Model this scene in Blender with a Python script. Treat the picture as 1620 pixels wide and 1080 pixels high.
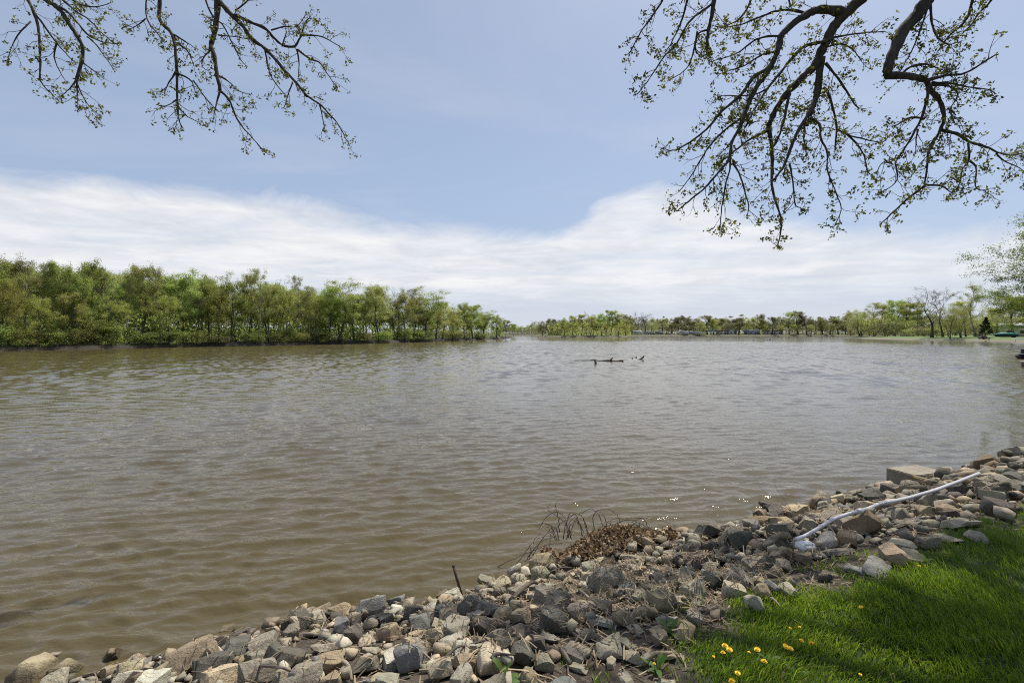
import bpy, bmesh, math, random
import numpy as np
from mathutils import Vector, Matrix, noise as mnoise
from mathutils.geometry import tessellate_polygon

for o in list(bpy.data.objects):
    bpy.data.objects.remove(o)
SC = bpy.context.scene
COL = SC.collection
R_ = math.radians

# ------------------------------------------------------------------ camera
CAM_Z = 2.6            # above the river surface (z = 0)
FPX, CX, HY = 720.0, 810.0, 527.0     # 16 mm on full frame, photo 1620 x 1080
cam = bpy.data.cameras.new("camera")
cam.lens = 16.0
cam.sensor_width = 36.0
cam.shift_y = -13.0 / 1620.0
cam.clip_start = 0.05
cam.clip_end = 9000.0
cam_o = bpy.data.objects.new("camera", cam)
COL.objects.link(cam_o)
cam_o.location = (0, 0, CAM_Z)
cam_o.rotation_euler = (math.pi / 2, 0, 0)
SC.camera = cam_o

# ------------------------------------------------------------------ daylight
SUN_EL, SUN_AZ = 62.0, 38.0          # azimuth measured from the view axis towards +X
SUN_STRENGTH, SKY_STRENGTH, EXPOSURE = 5.0, 0.10, 0.0
sd = Vector((math.cos(R_(SUN_EL)) * math.sin(R_(SUN_AZ)), math.cos(R_(SUN_EL)) * math.cos(R_(SUN_AZ)), math.sin(R_(SUN_EL))))
sun = bpy.data.lights.new("sun", 'SUN')
sun.energy = SUN_STRENGTH
sun.angle = R_(0.55)
sun.color = (1.0, 0.94, 0.84)
sun_o = bpy.data.objects.new("sun", sun)
COL.objects.link(sun_o)
sun_o.rotation_euler = (-sd).to_track_quat('-Z', 'Y').to_euler()
sun_o.location = sd * 60

world = bpy.data.worlds.new("World")
SC.world = world
world.use_nodes = True
def build_sky():
    nt = world.node_tree
    nt.nodes.clear()
    N, L = nt.nodes.new, nt.links.new
    out = N('ShaderNodeOutputWorld')
    bg = N('ShaderNodeBackground')
    L(bg.outputs[0], out.inputs[0])
    sky = N('ShaderNodeTexSky')
    sky.sky_type = 'NISHITA'
    sky.sun_disc = False
    sky.sun_elevation = R_(SUN_EL)
    sky.sun_rotation = R_(SUN_AZ)
    sky.altitude = 200
    sky.air_density = 1.0
    sky.dust_density = 2.2
    sky.ozone_density = 1.6
    tc = N('ShaderNodeTexCoord')
    sep = N('ShaderNodeSeparateXYZ'); L(tc.outputs['Generated'], sep.inputs[0])
    def m(op, a, b=None, c=None, clamp=False):
        n = N('ShaderNodeMath'); n.operation = op; n.use_clamp = clamp
        for i, v in enumerate((a, b, c)):
            if v is None: continue
            if isinstance(v, (int, float)): n.inputs[i].default_value = v
            else: L(v, n.inputs[i])
        return n.outputs[0]
    x, y, z = sep.outputs
    az = m('ARCTAN2', x, y)                      # radians, 0 = straight ahead
    el = m('MULTIPLY', m('ARCSINE', m('MINIMUM', m('MAXIMUM', z, -1.0), 1.0)), 180 / math.pi)   # degrees
    # upper edge of the cloud bank as a function of azimuth
    fc = N('ShaderNodeFloatCurve')
    azn = m('ADD', m('DIVIDE', az, 2 * math.pi), 0.5)
    L(azn, fc.inputs['Value'])
    pts = [(-180, 12), (-120, 11), (-80, 12.5), (-48.4, 13.4), (-38, 15.6), (-26.6, 15.2), (-10, 13.6), (4, 13.2), (9, 14.6), (14.8, 17.6), (20, 16.6),
           (28, 14.0), (36, 11.8), (46, 9.5), (60, 8.5), (100, 9), (140, 11), (180, 12)]
    c = fc.mapping.curves[0]
    for i, (a, e) in enumerate(pts):
        p = (a / 360 + 0.5, e / 20)
        if i == 0: c.points[0].location = p
        elif i == len(pts) - 1: c.points[-1].location = p
        else: c.points.new(*p)
    fc.mapping.update()
    edge = m('MULTIPLY', fc.outputs[0], 20.0)
    # noise in (azimuth, elevation) space and on the cloud plane
    cv = N('ShaderNodeCombineXYZ'); L(m('MULTIPLY', az, 3.0), cv.inputs[0]); L(m('MULTIPLY', el, 0.13), cv.inputs[1])
    def noise(vec, scale, det, rough, dist=0.0, off=0.0):
        n = N('ShaderNodeTexNoise'); n.inputs['Scale'].default_value = scale; n.inputs['Detail'].default_value = det
        n.inputs['Roughness'].default_value = rough; n.inputs['Distortion'].default_value = dist
        mp = N('ShaderNodeMapping'); mp.inputs['Location'].default_value = (off, off * 0.7, off * 0.3); L(vec, mp.inputs[0]); L(mp.outputs[0], n.inputs['Vector'])
        return n.outputs['Fac']
    zc = m('MAXIMUM', m('ADD', z, 0.035), 0.02)
    pv = N('ShaderNodeCombineXYZ'); L(m('DIVIDE', x, zc), pv.inputs[0]); L(m('DIVIDE', y, zc), pv.inputs[1])
    mp = N('ShaderNodeMapping'); mp.inputs['Scale'].default_value = (0.55, 1.0, 1.0); mp.inputs['Rotation'].default_value = (0, 0, R_(20)); L(pv.outputs[0], mp.inputs[0])
    wisp = noise(mp.outputs[0], 1.5, 8, 0.62, 0.6, 3.1)
    streak = noise(mp.outputs[0], 0.5, 5, 0.55, 0.3, 7.7)
    rag = noise(cv.outputs[0], 1.6, 7, 0.62, 0.5, 1.3)
    e1 = m('ADD', edge, m('MULTIPLY', m('SUBTRACT', rag, 0.5), 6.0))
    soft = m('ADD', 0.8, m('MULTIPLY', wisp, 3.0))
    top = m('DIVIDE', m('SUBTRACT', e1, el), soft, clamp=True)
    # density thins downwards into the haze
    low = m('DIVIDE', m('ADD', m('SUBTRACT', el, 2.6), m('MULTIPLY', m('SUBTRACT', rag, 0.5), 5.0)), 3.6, clamp=True)
    body = m('ADD', 0.74, m('MULTIPLY', m('SUBTRACT', wisp, 0.46), 1.15))
    body = m('ADD', body, m('MULTIPLY', m('SUBTRACT', streak, 0.5), 0.6), clamp=True)
    dens = m('MULTIPLY', m('MULTIPLY', top, body), m('ADD', 0.24, m('MULTIPLY', low, 0.76)), clamp=True)
    # faint high veil
    veil = m('MULTIPLY', m('MAXIMUM', m('SUBTRACT', noise(mp.outputs[0], 0.8, 7, 0.6, 0.8, 21.0), 0.47), 0.0), 0.5, clamp=True)
    dens = m('MAXIMUM', dens, veil)
    # pale sky (thin high haze): blend the clear sky towards a milky blue
    pale = N('ShaderNodeMix'); pale.data_type = 'RGBA'
    L(sky.outputs[0], pale.inputs['A'])
    pale.inputs['B'].default_value = SKY_PALE
    hz = m('POWER', m('SUBTRACT', 1.0, m('MAXIMUM', z, 0.0), clamp=True), 2.0)
    L(m('ADD', SKY_PALE_MIN, m('MULTIPLY', hz, SKY_PALE_HZ)), pale.inputs['Factor'])
    cvp = N('ShaderNodeCombineXYZ'); L(m('MULTIPLY', az, 9.0), cvp.inputs[0]); L(m('MULTIPLY', el, 0.75), cvp.inputs[1])
    patch = noise(cvp.outputs[0], 1.0, 7, 0.6, 0.4, 5.5)
    shade = m('ADD', m('MULTIPLY', m('SUBTRACT', patch, 0.5), 1.5), 0.80)
    shade = m('ADD', shade, m('MULTIPLY', m('SUBTRACT', streak, 0.45), 0.5))
    ccol = N('ShaderNodeMix'); ccol.data_type = 'RGBA'
    L(m('MULTIPLY', shade, 1.0, clamp=True), ccol.inputs['Factor'])
    ccol.inputs['A'].default_value = CLOUD_DARK
    ccol.inputs['B'].default_value = CLOUD_LIGHT
    # milky haze lying on the horizon all round
    hzm = N('ShaderNodeMix'); hzm.data_type = 'RGBA'
    L(m('MULTIPLY', m('POWER', m('SUBTRACT', 1.0, m('MULTIPLY', m('MAXIMUM', z, 0.0), 4.5), clamp=True), 2.0), 0.75), hzm.inputs['Factor'])
    L(pale.outputs['Result'], hzm.inputs['A']); hzm.inputs['B'].default_value = (7.2, 7.5, 8.3, 1)
    mix = N('ShaderNodeMix'); mix.data_type = 'RGBA'
    L(dens, mix.inputs['Factor']); L(hzm.outputs['Result'], mix.inputs['A']); L(ccol.outputs['Result'], mix.inputs['B'])
    L(mix.outputs['Result'], bg.inputs['Color'])
    bg.inputs['Strength'].default_value = SKY_STRENGTH
SKY_PALE = (5.2, 6.45, 8.8, 1)
SKY_PALE_MIN, SKY_PALE_HZ = 0.35, 0.35
CLOUD_DARK, CLOUD_LIGHT = (5.7, 5.9, 6.5, 1), (9.3, 9.3, 9.4, 1)
build_sky()
SC.view_settings.view_transform = 'Standard'
SC.view_settings.look = 'None'
SC.view_settings.exposure = EXPOSURE
SC.view_settings.gamma = 1.0
SC.view_settings.use_curve_mapping = False
SC.render.engine = 'CYCLES'
SC.cycles.use_denoising = False
SC.cycles.filter_width = 1.05
SC.cycles.max_bounces = 12
SC.cycles.diffuse_bounces = 7
SC.cycles.transmission_bounces = 8
SC.cycles.transparent_max_bounces = 4
SC.cycles.caustics_reflective = False
SC.cycles.caustics_refractive = False
SC.cycles.sample_clamp_indirect = 6.0

# ------------------------------------------------------------------ helpers
def at(px, py, D):
    """photo pixel -> world point at depth D along the view axis"""
    return np.array([(px - CX) / FPX * D, D, CAM_Z - (py - HY) / FPX * D])
def onplane(px, py, z):
    D = (CAM_Z - z) * FPX / (py - HY)
    return np.array([(px - CX) / FPX * D, D, z])

def nodes(name):
    mt = bpy.data.materials.new(name); mt.use_nodes = True
    nt = mt.node_tree; nt.nodes.clear()
    return mt, nt, nt.nodes.new, nt.links.new
def mixc(N, L, fac, a, b, mode='MIX'):
    n = N('ShaderNodeMix'); n.data_type = 'RGBA'; n.blend_type = mode
    for s, v in (('Factor', fac), ('A', a), ('B', b)):
        if isinstance(v, (int, float)): n.inputs[s].default_value = v
        elif isinstance(v, tuple): n.inputs[s].default_value = v if len(v) == 4 else v + (1,)
        else: L(v, n.inputs[s])
    return n.outputs['Result']
def math_(N, L, op, a, b=None, clamp=False):
    n = N('ShaderNodeMath'); n.operation = op; n.use_clamp = clamp
    for i, v in enumerate((a, b)):
        if v is None: continue
        if isinstance(v, (int, float)): n.inputs[i].default_value = v
        else: L(v, n.inputs[i])
    return n.outputs[0]
def tex(N, L, kind, vec, scale, **kw):
    n = N(kind); n.inputs['Scale'].default_value = scale
    if vec is not None: L(vec, n.inputs['Vector'])
    for k, v in kw.items(): n.inputs[k].default_value = v
    return n
def ramp(N, L, fac, stops):
    n = N('ShaderNodeValToRGB'); L(fac, n.inputs[0])
    e = n.color_ramp.elements
    while len(e) < len(stops): e.new(0.5)
    for q, (p, c) in zip(e, stops):
        q.position = p; q.color = (c, c, c, 1) if isinstance(c, (int, float)) else c + (1,)
    return n.outputs[0]

def leaf_mat(name, dark, light, transl=0.35, rough=0.6, objvar=0.25):
    mt, nt, N, L = nodes(name)
    out = N('ShaderNodeOutputMaterial')
    at_ = N('ShaderNodeAttribute'); at_.attribute_name = 'tint'
    oi = N('ShaderNodeObjectInfo')
    c = mixc(N, L, at_.outputs['Fac'], dark, light)
    hs = N('ShaderNodeHueSaturation')
    L(c, hs.inputs['Color'])
    L(math_(N, L, 'ADD', 0.5 - 0.02 * objvar / 0.25, math_(N, L, 'MULTIPLY', oi.outputs['Random'], 0.035 * objvar / 0.25)), hs.inputs['Hue'])
    L(math_(N, L, 'ADD', 1 - objvar, math_(N, L, 'MULTIPLY', oi.outputs['Random'], 2 * objvar)), hs.inputs['Value'])
    p = N('ShaderNodeBsdfPrincipled'); L(hs.outputs[0], p.inputs['Base Color']); p.inputs['Roughness'].default_value = rough
    p.inputs['Specular IOR Level'].default_value = 0.25
    t = N('ShaderNodeBsdfTranslucent')
    L(mixc(N, L, 1.0, hs.outputs[0], (1.30, 1.32, 0.95), 'MULTIPLY'), t.inputs[0])
    mx = N('ShaderNodeMixShader'); mx.inputs[0].default_value = transl
    L(p.outputs[0], mx.inputs[1]); L(t.outputs[0], mx.inputs[2]); L(mx.outputs[0], out.inputs[0])
    return mt
def bark_mat(name, a, b, scale=6.0, bump=0.6, stretch=0.25):
    mt, nt, N, L = nodes(name)
    out = N('ShaderNodeOutputMaterial'); p = N('ShaderNodeBsdfPrincipled'); L(p.outputs[0], out.inputs[0])
    tc = N('ShaderNodeTexCoord')
    mp = N('ShaderNodeMapping'); mp.inputs['Scale'].default_value = (1, 1, stretch); L(tc.outputs['Object'], mp.inputs[0])
    n = tex(N, L, 'ShaderNodeTexNoise', mp.outputs[0], scale, Detail=6.0, Roughness=0.65)
    f = ramp(N, L, n.outputs['Fac'], [(0.35, 0.0), (0.68, 1.0)])
    L(mixc(N, L, f, a, b), p.inputs['Base Color']); p.inputs['Roughness'].default_value = 0.9
    bp = N('ShaderNodeBump'); bp.inputs['Strength'].default_value = bump; bp.inputs['Distance'].default_value = 0.02
    L(n.outputs['Fac'], bp.inputs['Height']); L(bp.outputs[0], p.inputs['Normal'])
    return mt
def plain_mat(name, col, rough=0.6, var=0.15, scale=8.0, metal=0.0, bump=0.0):
    mt, nt, N, L = nodes(name)
    out = N('ShaderNodeOutputMaterial'); p = N('ShaderNodeBsdfPrincipled'); L(p.outputs[0], out.inputs[0])
    tc = N('ShaderNodeTexCoord')
    n = tex(N, L, 'ShaderNodeTexNoise', tc.outputs['Object'], scale, Detail=5.0, Roughness=0.6)
    lo = tuple(v * (1 - var) for v in col); hi = tuple(min(1, v * (1 + var)) for v in col)
    L(mixc(N, L, ramp(N, L, n.outputs['Fac'], [(0.3, 0.0), (0.7, 1.0)]), lo, hi), p.inputs['Base Color'])
    p.inputs['Roughness'].default_value = rough; p.inputs['Metallic'].default_value = metal
    if bump:
        bp = N('ShaderNodeBump'); bp.inputs['Strength'].default_value = bump; bp.inputs['Distance'].default_value = 0.01
        L(n.outputs['Fac'], bp.inputs['Height']); L(bp.outputs[0], p.inputs['Normal'])
    return mt

def new_mesh(name, V, F, mat=None, tint=None, smooth=False, col=None):
    """V (n,3) array, F list of (k,m) int arrays (m = 3 or 4)"""
    me = bpy.data.meshes.new(name)
    V = np.asarray(V, dtype=np.float32)
    F = [np.asarray(f, dtype=np.int32) for f in F if len(f)]
    loops = np.concatenate([f.ravel() for f in F])
    sizes = np.concatenate([np.full(len(f), f.shape[1], np.int32) for f in F])
    me.vertices.add(len(V)); me.vertices.foreach_set('co', V.ravel())
    me.loops.add(len(loops)); me.loops.foreach_set('vertex_index', loops)
    me.polygons.add(len(sizes))
    starts = np.concatenate([[0], np.cumsum(sizes)[:-1]]).astype(np.int32)
    me.polygons.foreach_set('loop_start', starts)
    if smooth: me.polygons.foreach_set('use_smooth', np.ones(len(sizes), bool))
    me.update(calc_edges=True)
    me.validate()
    if tint is not None:
        a = me.attributes.new('tint', 'FLOAT', 'POINT'); a.data.foreach_set('value', np.asarray(tint, np.float32))
    if col is not None:
        a = me.attributes.new('stone_colour', 'FLOAT_COLOR', 'POINT'); a.data.foreach_set('color', np.asarray(col, np.float32).ravel())
    if mat: me.materials.append(mat)
    return me
def link(name, data, parent=None, loc=None):
    o = bpy.data.objects.new(name, data); COL.objects.link(o)
    if parent: o.parent = parent
    if loc is not None: o.location = loc
    return o
def tag(o, label=None, cat=None, group=None, kind=None):
    if label: o['label'] = label
    if cat: o['category'] = cat
    if group: o['group'] = group
    if kind: o['kind'] = kind
    return o

class MB:
    def __init__(s): s.V, s.T, s.Q, s.tint, s.n = [], [], [], [], 0
    def add(s, V, T=None, Q=None, tint=None):
        V = np.asarray(V, float).reshape(-1, 3)
        if T is not None and len(T): s.T.append(np.asarray(T) + s.n)
        if Q is not None and len(Q): s.Q.append(np.asarray(Q) + s.n)
        s.tint.append(np.full(len(V), 0.5) if tint is None else np.broadcast_to(tint, (len(V),)))
        s.V.append(V); s.n += len(V)
    def mesh(s, name, mat, smooth=False, tint=False):
        F = []
        if s.T: F.append(np.concatenate(s.T))
        if s.Q: F.append(np.concatenate(s.Q))
        return new_mesh(name, np.concatenate(s.V), F, mat, np.concatenate(s.tint) if tint else None, smooth)
    def tube(s, P, rad, k=6, cap=True, tint=None):
        P = np.asarray(P, float); n = len(P)
        rad = np.broadcast_to(np.asarray(rad, float), (n,))
        Tn = np.gradient(P, axis=0); Tn /= np.linalg.norm(Tn, axis=1)[:, None] + 1e-9
        a = np.array([0, 0, 1.0]) if abs(Tn[0][2]) < 0.9 else np.array([1.0, 0, 0])
        V = np.zeros((n, k, 3)); ang = np.arange(k) * 2 * math.pi / k
        for i in range(n):
            a = a - Tn[i] * a.dot(Tn[i]); a /= np.linalg.norm(a) + 1e-9
            b = np.cross(Tn[i], a)
            V[i] = P[i] + rad[i] * (np.cos(ang)[:, None] * a + np.sin(ang)[:, None] * b)
        i, j = np.meshgrid(np.arange(n - 1), np.arange(k), indexing='ij')
        Q = np.stack([i * k + j, i * k + (j + 1) % k, (i + 1) * k + (j + 1) % k, (i + 1) * k + j], -1).reshape(-1, 4)
        T = None
        if cap and k > 2:
            T = [[0, q + 1, q] for q in range(1, k - 1)] + [[(n - 1) * k, (n - 1) * k + q, (n - 1) * k + q + 1] for q in range(1, k - 1)]
        s.add(V.reshape(-1, 3), T, Q, tint)
    def box(s, c, size, rz=0.0, taper=1.0):
        x, y, z = np.asarray(size, float) / 2
        v = np.array([[-x, -y, -z], [x, -y, -z], [x, y, -z], [-x, y, -z], [-x * taper, -y * taper, z], [x * taper, -y * taper, z], [x * taper, y * taper, z], [-x * taper, y * taper, z]])
        cr, sr = math.cos(rz), math.sin(rz)
        v = np.stack([v[:, 0] * cr - v[:, 1] * sr, v[:, 0] * sr + v[:, 1] * cr, v[:, 2]], 1) + np.asarray(c, float)
        s.add(v, None, [[3, 2, 1, 0], [4, 5, 6, 7], [0, 1, 5, 4], [1, 2, 6, 5], [2, 3, 7, 6], [3, 0, 4, 7]])

def leaf_faces(rng, C, size, tint=None, aspect=0.55, up=0.0, var=0.4):
    """one small folded leaf (a quad of two triangles) at each point of C"""
    n = len(C)
    d = rng.normal(size=(n, 3)); d[:, 2] += up; d /= np.linalg.norm(d, axis=1)[:, None]
    e = rng.normal(size=(n, 3)); e -= d * (e * d).sum(1)[:, None]; e /= np.linalg.norm(e, axis=1)[:, None]
    nn = np.cross(d, e)
    s = (size * (1 + var * rng.uniform(-1, 1, n)))[:, None]
    V = np.stack([C - d * s * 0.5, C + e * s * aspect * 0.5 + nn * s * 0.08, C + d * s * 0.5, C - e * s * aspect * 0.5 + nn * s * 0.08], 1).reshape(-1, 3)
    b = np.arange(n)[:, None] * 4
    T = np.concatenate([b + np.array([[0, 1, 2]]), b + np.array([[0, 2, 3]])])
    t = rng.uniform(0, 1, n) if tint is None else tint
    return V, T, np.repeat(t, 4)

def vnoise(x, y, seed=0):
    """cheap smooth value noise on arrays, 0..1"""
    x = np.asarray(x, float); y = np.asarray(y, float)
    xi, yi = np.floor(x).astype(int), np.floor(y).astype(int)
    fx, fy = x - xi, y - yi
    fx, fy = fx * fx * (3 - 2 * fx), fy * fy * (3 - 2 * fy)
    def h(a, b):
        v = np.sin(a * 127.1 + b * 311.7 + seed * 74.7) * 43758.5453
        return v - np.floor(v)
    return (h(xi, yi) * (1 - fx) + h(xi + 1, yi) * fx) * (1 - fy) + (h(xi, yi + 1) * (1 - fx) + h(xi + 1, yi + 1) * fx) * fy
def ordinal(n):
    w = "first second third fourth fifth sixth seventh eighth ninth tenth eleventh twelfth thirteenth fourteenth fifteenth sixteenth seventeenth eighteenth nineteenth".split()
    tens = {20: "twent", 30: "thirt", 40: "fort", 50: "fift", 60: "sixt", 70: "sevent", 80: "eight", 90: "ninet"}
    if n < 20: return w[n - 1]
    t, r = n // 10 * 10, n % 10
    return tens[t] + "ieth" if r == 0 else tens[t] + "y-" + w[r - 1]
def an(s): return s
# ------------------------------------------------------------------ the near bank: frame (u along the shore, v inland)
TU = np.array([1, 0.43]) / math.hypot(1, 0.43)
NV = np.array([TU[1], -TU[0]])
O0 = np.array([0, 4.96])
def to_uv(x, y):
    dx, dy = np.asarray(x) - O0[0], np.asarray(y) - O0[1]
    return dx * TU[0] + dy * TU[1], dx * NV[0] + dy * NV[1]
def to_xy(u, v):
    return O0[0] + u * TU[0] + v * NV[0], O0[1] + u * TU[1] + v * NV[1]
def bank_h(u, v):
    """height of the soil under the stones"""
    u = np.asarray(u, float); v = np.asarray(v, float)
    w = v + 0.22 * (vnoise(u * 0.9, v * 0.3, 3) - 0.5)
    h = np.interp(w, [-40, -6, -2.0, -0.6, 0.0, 0.8, 1.7, 2.45, 2.8, 60], [-1.4, -1.2, -0.7, -0.3, -0.08, 0.30, 0.66, 0.92, 0.96, 1.6])
    h = h + 0.05 * (vnoise(u * 2.1, v * 2.1, 5) - 0.5) * np.clip((2.9 - v), 0.15, 1)
    # mound of soil and dead leaves by the water
    pu, pv = to_uv(1.05, 4.95)
    h = h + 0.40 * np.exp(-(((u - pu) / 0.72) ** 2 + ((v - pv + 0.02) / 0.40) ** 2))
    return h
def lawn_mask(x, y):
    u, v = to_uv(x, y)
    a = (v - 2.52 + 0.35 * (vnoise(u * 1.7, v * 1.7, 11) - 0.5) + 0.2 * (vnoise(u * 6, v * 6, 12) - 0.5)) / 0.22
    b = (np.asarray(x) - 0.72 - 0.12 * (np.asarray(y) - 2.1) + 0.35 * (vnoise(u * 2, v * 2, 14) - 0.5)) / 0.25
    # bare soil scar between the stones and the grass
    su, sv = to_uv(2.35, 3.35)
    c = 1 - 1.25 * np.exp(-(((u - su) / 0.75) ** 2 + ((v - sv) / 0.22) ** 2))
    return np.clip(np.minimum(np.minimum(a, b), 1), 0, 1) * np.clip(c, 0, 1)

# ------------------------------------------------------------------ materials of the setting
def soil_mat():
    mt, nt, N, L = nodes('soil')
    out = N('ShaderNodeOutputMaterial'); p = N('ShaderNodeBsdfPrincipled'); L(p.outputs[0], out.inputs[0])
    g = N('ShaderNodeNewGeometry')
    n1 = tex(N, L, 'ShaderNodeTexNoise', g.outputs['Position'], 2.5, Detail=8.0, Roughness=0.65)
    n2 = tex(N, L, 'ShaderNodeTexNoise', g.outputs['Position'], 45.0, Detail=6.0, Roughness=0.7)
    c = mixc(N, L, ramp(N, L, n1.outputs['Fac'], [(0.35, 0.0), (0.7, 1.0)]), (0.035, 0.026, 0.018), (0.10, 0.078, 0.055))
    c = mixc(N, L, ramp(N, L, n2.outputs['Fac'], [(0.5, 0.0), (0.75, 1.0)]), c, (0.16, 0.13, 0.095))
    a = N('ShaderNodeAttribute'); a.attribute_name = 'tint'
    c = mixc(N, L, a.outputs['Fac'], c, mixc(N, L, n2.outputs['Fac'], (0.02, 0.035, 0.008), (0.05, 0.075, 0.02)))
    L(c, p.inputs['Base Color']); p.inputs['Roughness'].default_value = 0.95
    bp = N('ShaderNodeBump'); bp.inputs['Strength'].default_value = 0.8; bp.inputs['Distance'].default_value = 0.02
    L(n2.outputs['Fac'], bp.inputs['Height']); L(bp.outputs[0], p.inputs['Normal'])
    return mt
M_SOIL = soil_mat()
def land_mat(name, low, high, wild):
    """shore mud at the rim, then grass or leaf litter by patches"""
    mt, nt, N, L = nodes(name)
    out = N('ShaderNodeOutputMaterial'); p = N('ShaderNodeBsdfPrincipled'); L(p.outputs[0], out.inputs[0])
    g = N('ShaderNodeNewGeometry')
    s = N('ShaderNodeSeparateXYZ'); L(g.outputs['Position'], s.inputs[0])
    n1 = tex(N, L, 'ShaderNodeTexNoise', g.outputs['Position'], 0.12, Detail=8.0, Roughness=0.65)
    n2 = tex(N, L, 'ShaderNodeTexNoise', g.outputs['Position'], 1.4, Detail=6.0, Roughness=0.7)
    c = mixc(N, L, ramp(N, L, n1.outputs['Fac'], [(0.42, 0.0), (0.58, 1.0)]), high, wild)
    c = mixc(N, L, ramp(N, L, n2.outputs['Fac'], [(0.3, 0.0), (0.8, 0.5)]), c, low)
    z = math_(N, L, 'ADD', s.outputs[2], math_(N, L, 'MULTIPLY', math_(N, L, 'SUBTRACT', n2.outputs['Fac'], 0.5), 0.5))
    f = N('ShaderNodeMapRange'); L(z, f.inputs[0]); f.inputs[1].default_value = 0.35; f.inputs[2].default_value = 0.75
    L(mixc(N, L, f.outputs[0], low, c), p.inputs['Base Color']); p.inputs['Roughness'].default_value = 0.95
    return mt
def water_mat():
    mt, nt, N, L = nodes('river_water')
    out = N('ShaderNodeOutputMaterial'); p = N('ShaderNodeBsdfPrincipled'); L(p.outputs[0], out.inputs[0])
    g = N('ShaderNodeNewGeometry')
    big = tex(N, L, 'ShaderNodeTexNoise', g.outputs['Position'], 0.035, Detail=4.0, Roughness=0.6)
    L(mixc(N, L, ramp(N, L, big.outputs['Fac'], [(0.35, 0.0), (0.65, 1.0)]), WATER_A, WATER_B), p.inputs['Base Color'])
    mps = N('ShaderNodeMapping'); mps.inputs['Scale'].default_value = (0.07, 0.4, 1.0); L(g.outputs['Position'], mps.inputs[0])
    streaks = tex(N, L, 'ShaderNodeTexNoise', mps.outputs[0], 1.0, Detail=9.0, Roughness=0.72)
    wr = N('ShaderNodeAttribute'); wr.attribute_name = 'tint'
    L(math_(N, L, 'ADD', 0.03, math_(N, L, 'MULTIPLY', math_(N, L, 'POWER', math_(N, L, 'MAXIMUM', math_(N, L, 'SUBTRACT', wr.outputs['Fac'], 0.3), 0.0), 1.3), math_(N, L, 'ADD', 0.02, math_(N, L, 'MULTIPLY', ramp(N, L, streaks.outputs['Fac'], [(0.38, 0.25), (0.62, 1.0)]), 0.18)))), p.inputs['Roughness'])
    mpd = N('ShaderNodeMapping'); mpd.inputs['Scale'].default_value = (0.75, 0.30, 1.0); L(g.outputs['Position'], mpd.inputs[0])
    dash = tex(N, L, 'ShaderNodeTexNoise', mpd.outputs[0], 1.0, Detail=6.0, Roughness=0.75)
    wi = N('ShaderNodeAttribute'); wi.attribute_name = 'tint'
    L(math_(N, L, 'ADD', 1.36, math_(N, L, 'MULTIPLY', math_(N, L, 'POWER', math_(N, L, 'MAXIMUM', math_(N, L, 'SUBTRACT', wi.outputs['Fac'], 0.35), 0.0), 1.0), math_(N, L, 'MULTIPLY', 1.4, ramp(N, L, dash.outputs['Fac'], [(0.38, 0.30), (0.58, 1.0)])))), p.inputs['IOR'])  # far-water sheen painted in: IOR rises with distance, noise cuts dark dashes
    mp = N('ShaderNodeMapping'); mp.inputs['Rotation'].default_value = (0, 0, R_(-8)); mp.inputs['Scale'].default_value = (0.55, 1.0, 1.0)
    L(g.outputs['Position'], mp.inputs[0])
    h = None
    for sc_, amp, det in ((1.1, 0.060, 2.0), (4.2, 0.045, 4.0), (12.0, 0.018, 4.0)):
        t = tex(N, L, 'ShaderNodeTexNoise', mp.outputs[0], sc_, Detail=det, Roughness=0.55, Distortion=0.3)
        v = math_(N, L, 'MULTIPLY', t.outputs['Fac'], amp)
        h = v if h is None else math_(N, L, 'ADD', h, v)
    # gusts: patches of smoother and rougher water
    mp2 = N('ShaderNodeMapping'); mp2.inputs['Scale'].default_value = (0.02, 0.055, 1.0); L(g.outputs['Position'], mp2.inputs[0])
    gust = tex(N, L, 'ShaderNodeTexNoise', mp2.outputs[0], 1.0, Detail=5.0, Roughness=0.6)
    bp = N('ShaderNodeBump'); bp.inputs['Distance'].default_value = 1.0
    wv = N('ShaderNodeAttribute'); wv.attribute_name = 'tint'      # ripples too fine for the mesh
    L(math_(N, L, 'MULTIPLY', ramp(N, L, wv.outputs['Fac'], [(0.3, 0.75), (0.55, 0.9), (0.75, 0.55), (1.0, 0.22)]), ramp(N, L, gust.outputs['Fac'], [(0.3, 0.6), (0.7, 1.0)])), bp.inputs['Strength'])
    L(h, bp.inputs['Height']); L(bp.outputs[0], p.inputs['Normal'])
    return mt
WATER_A, WATER_B = (0.086, 0.067, 0.030), (0.102, 0.081, 0.038)

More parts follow.
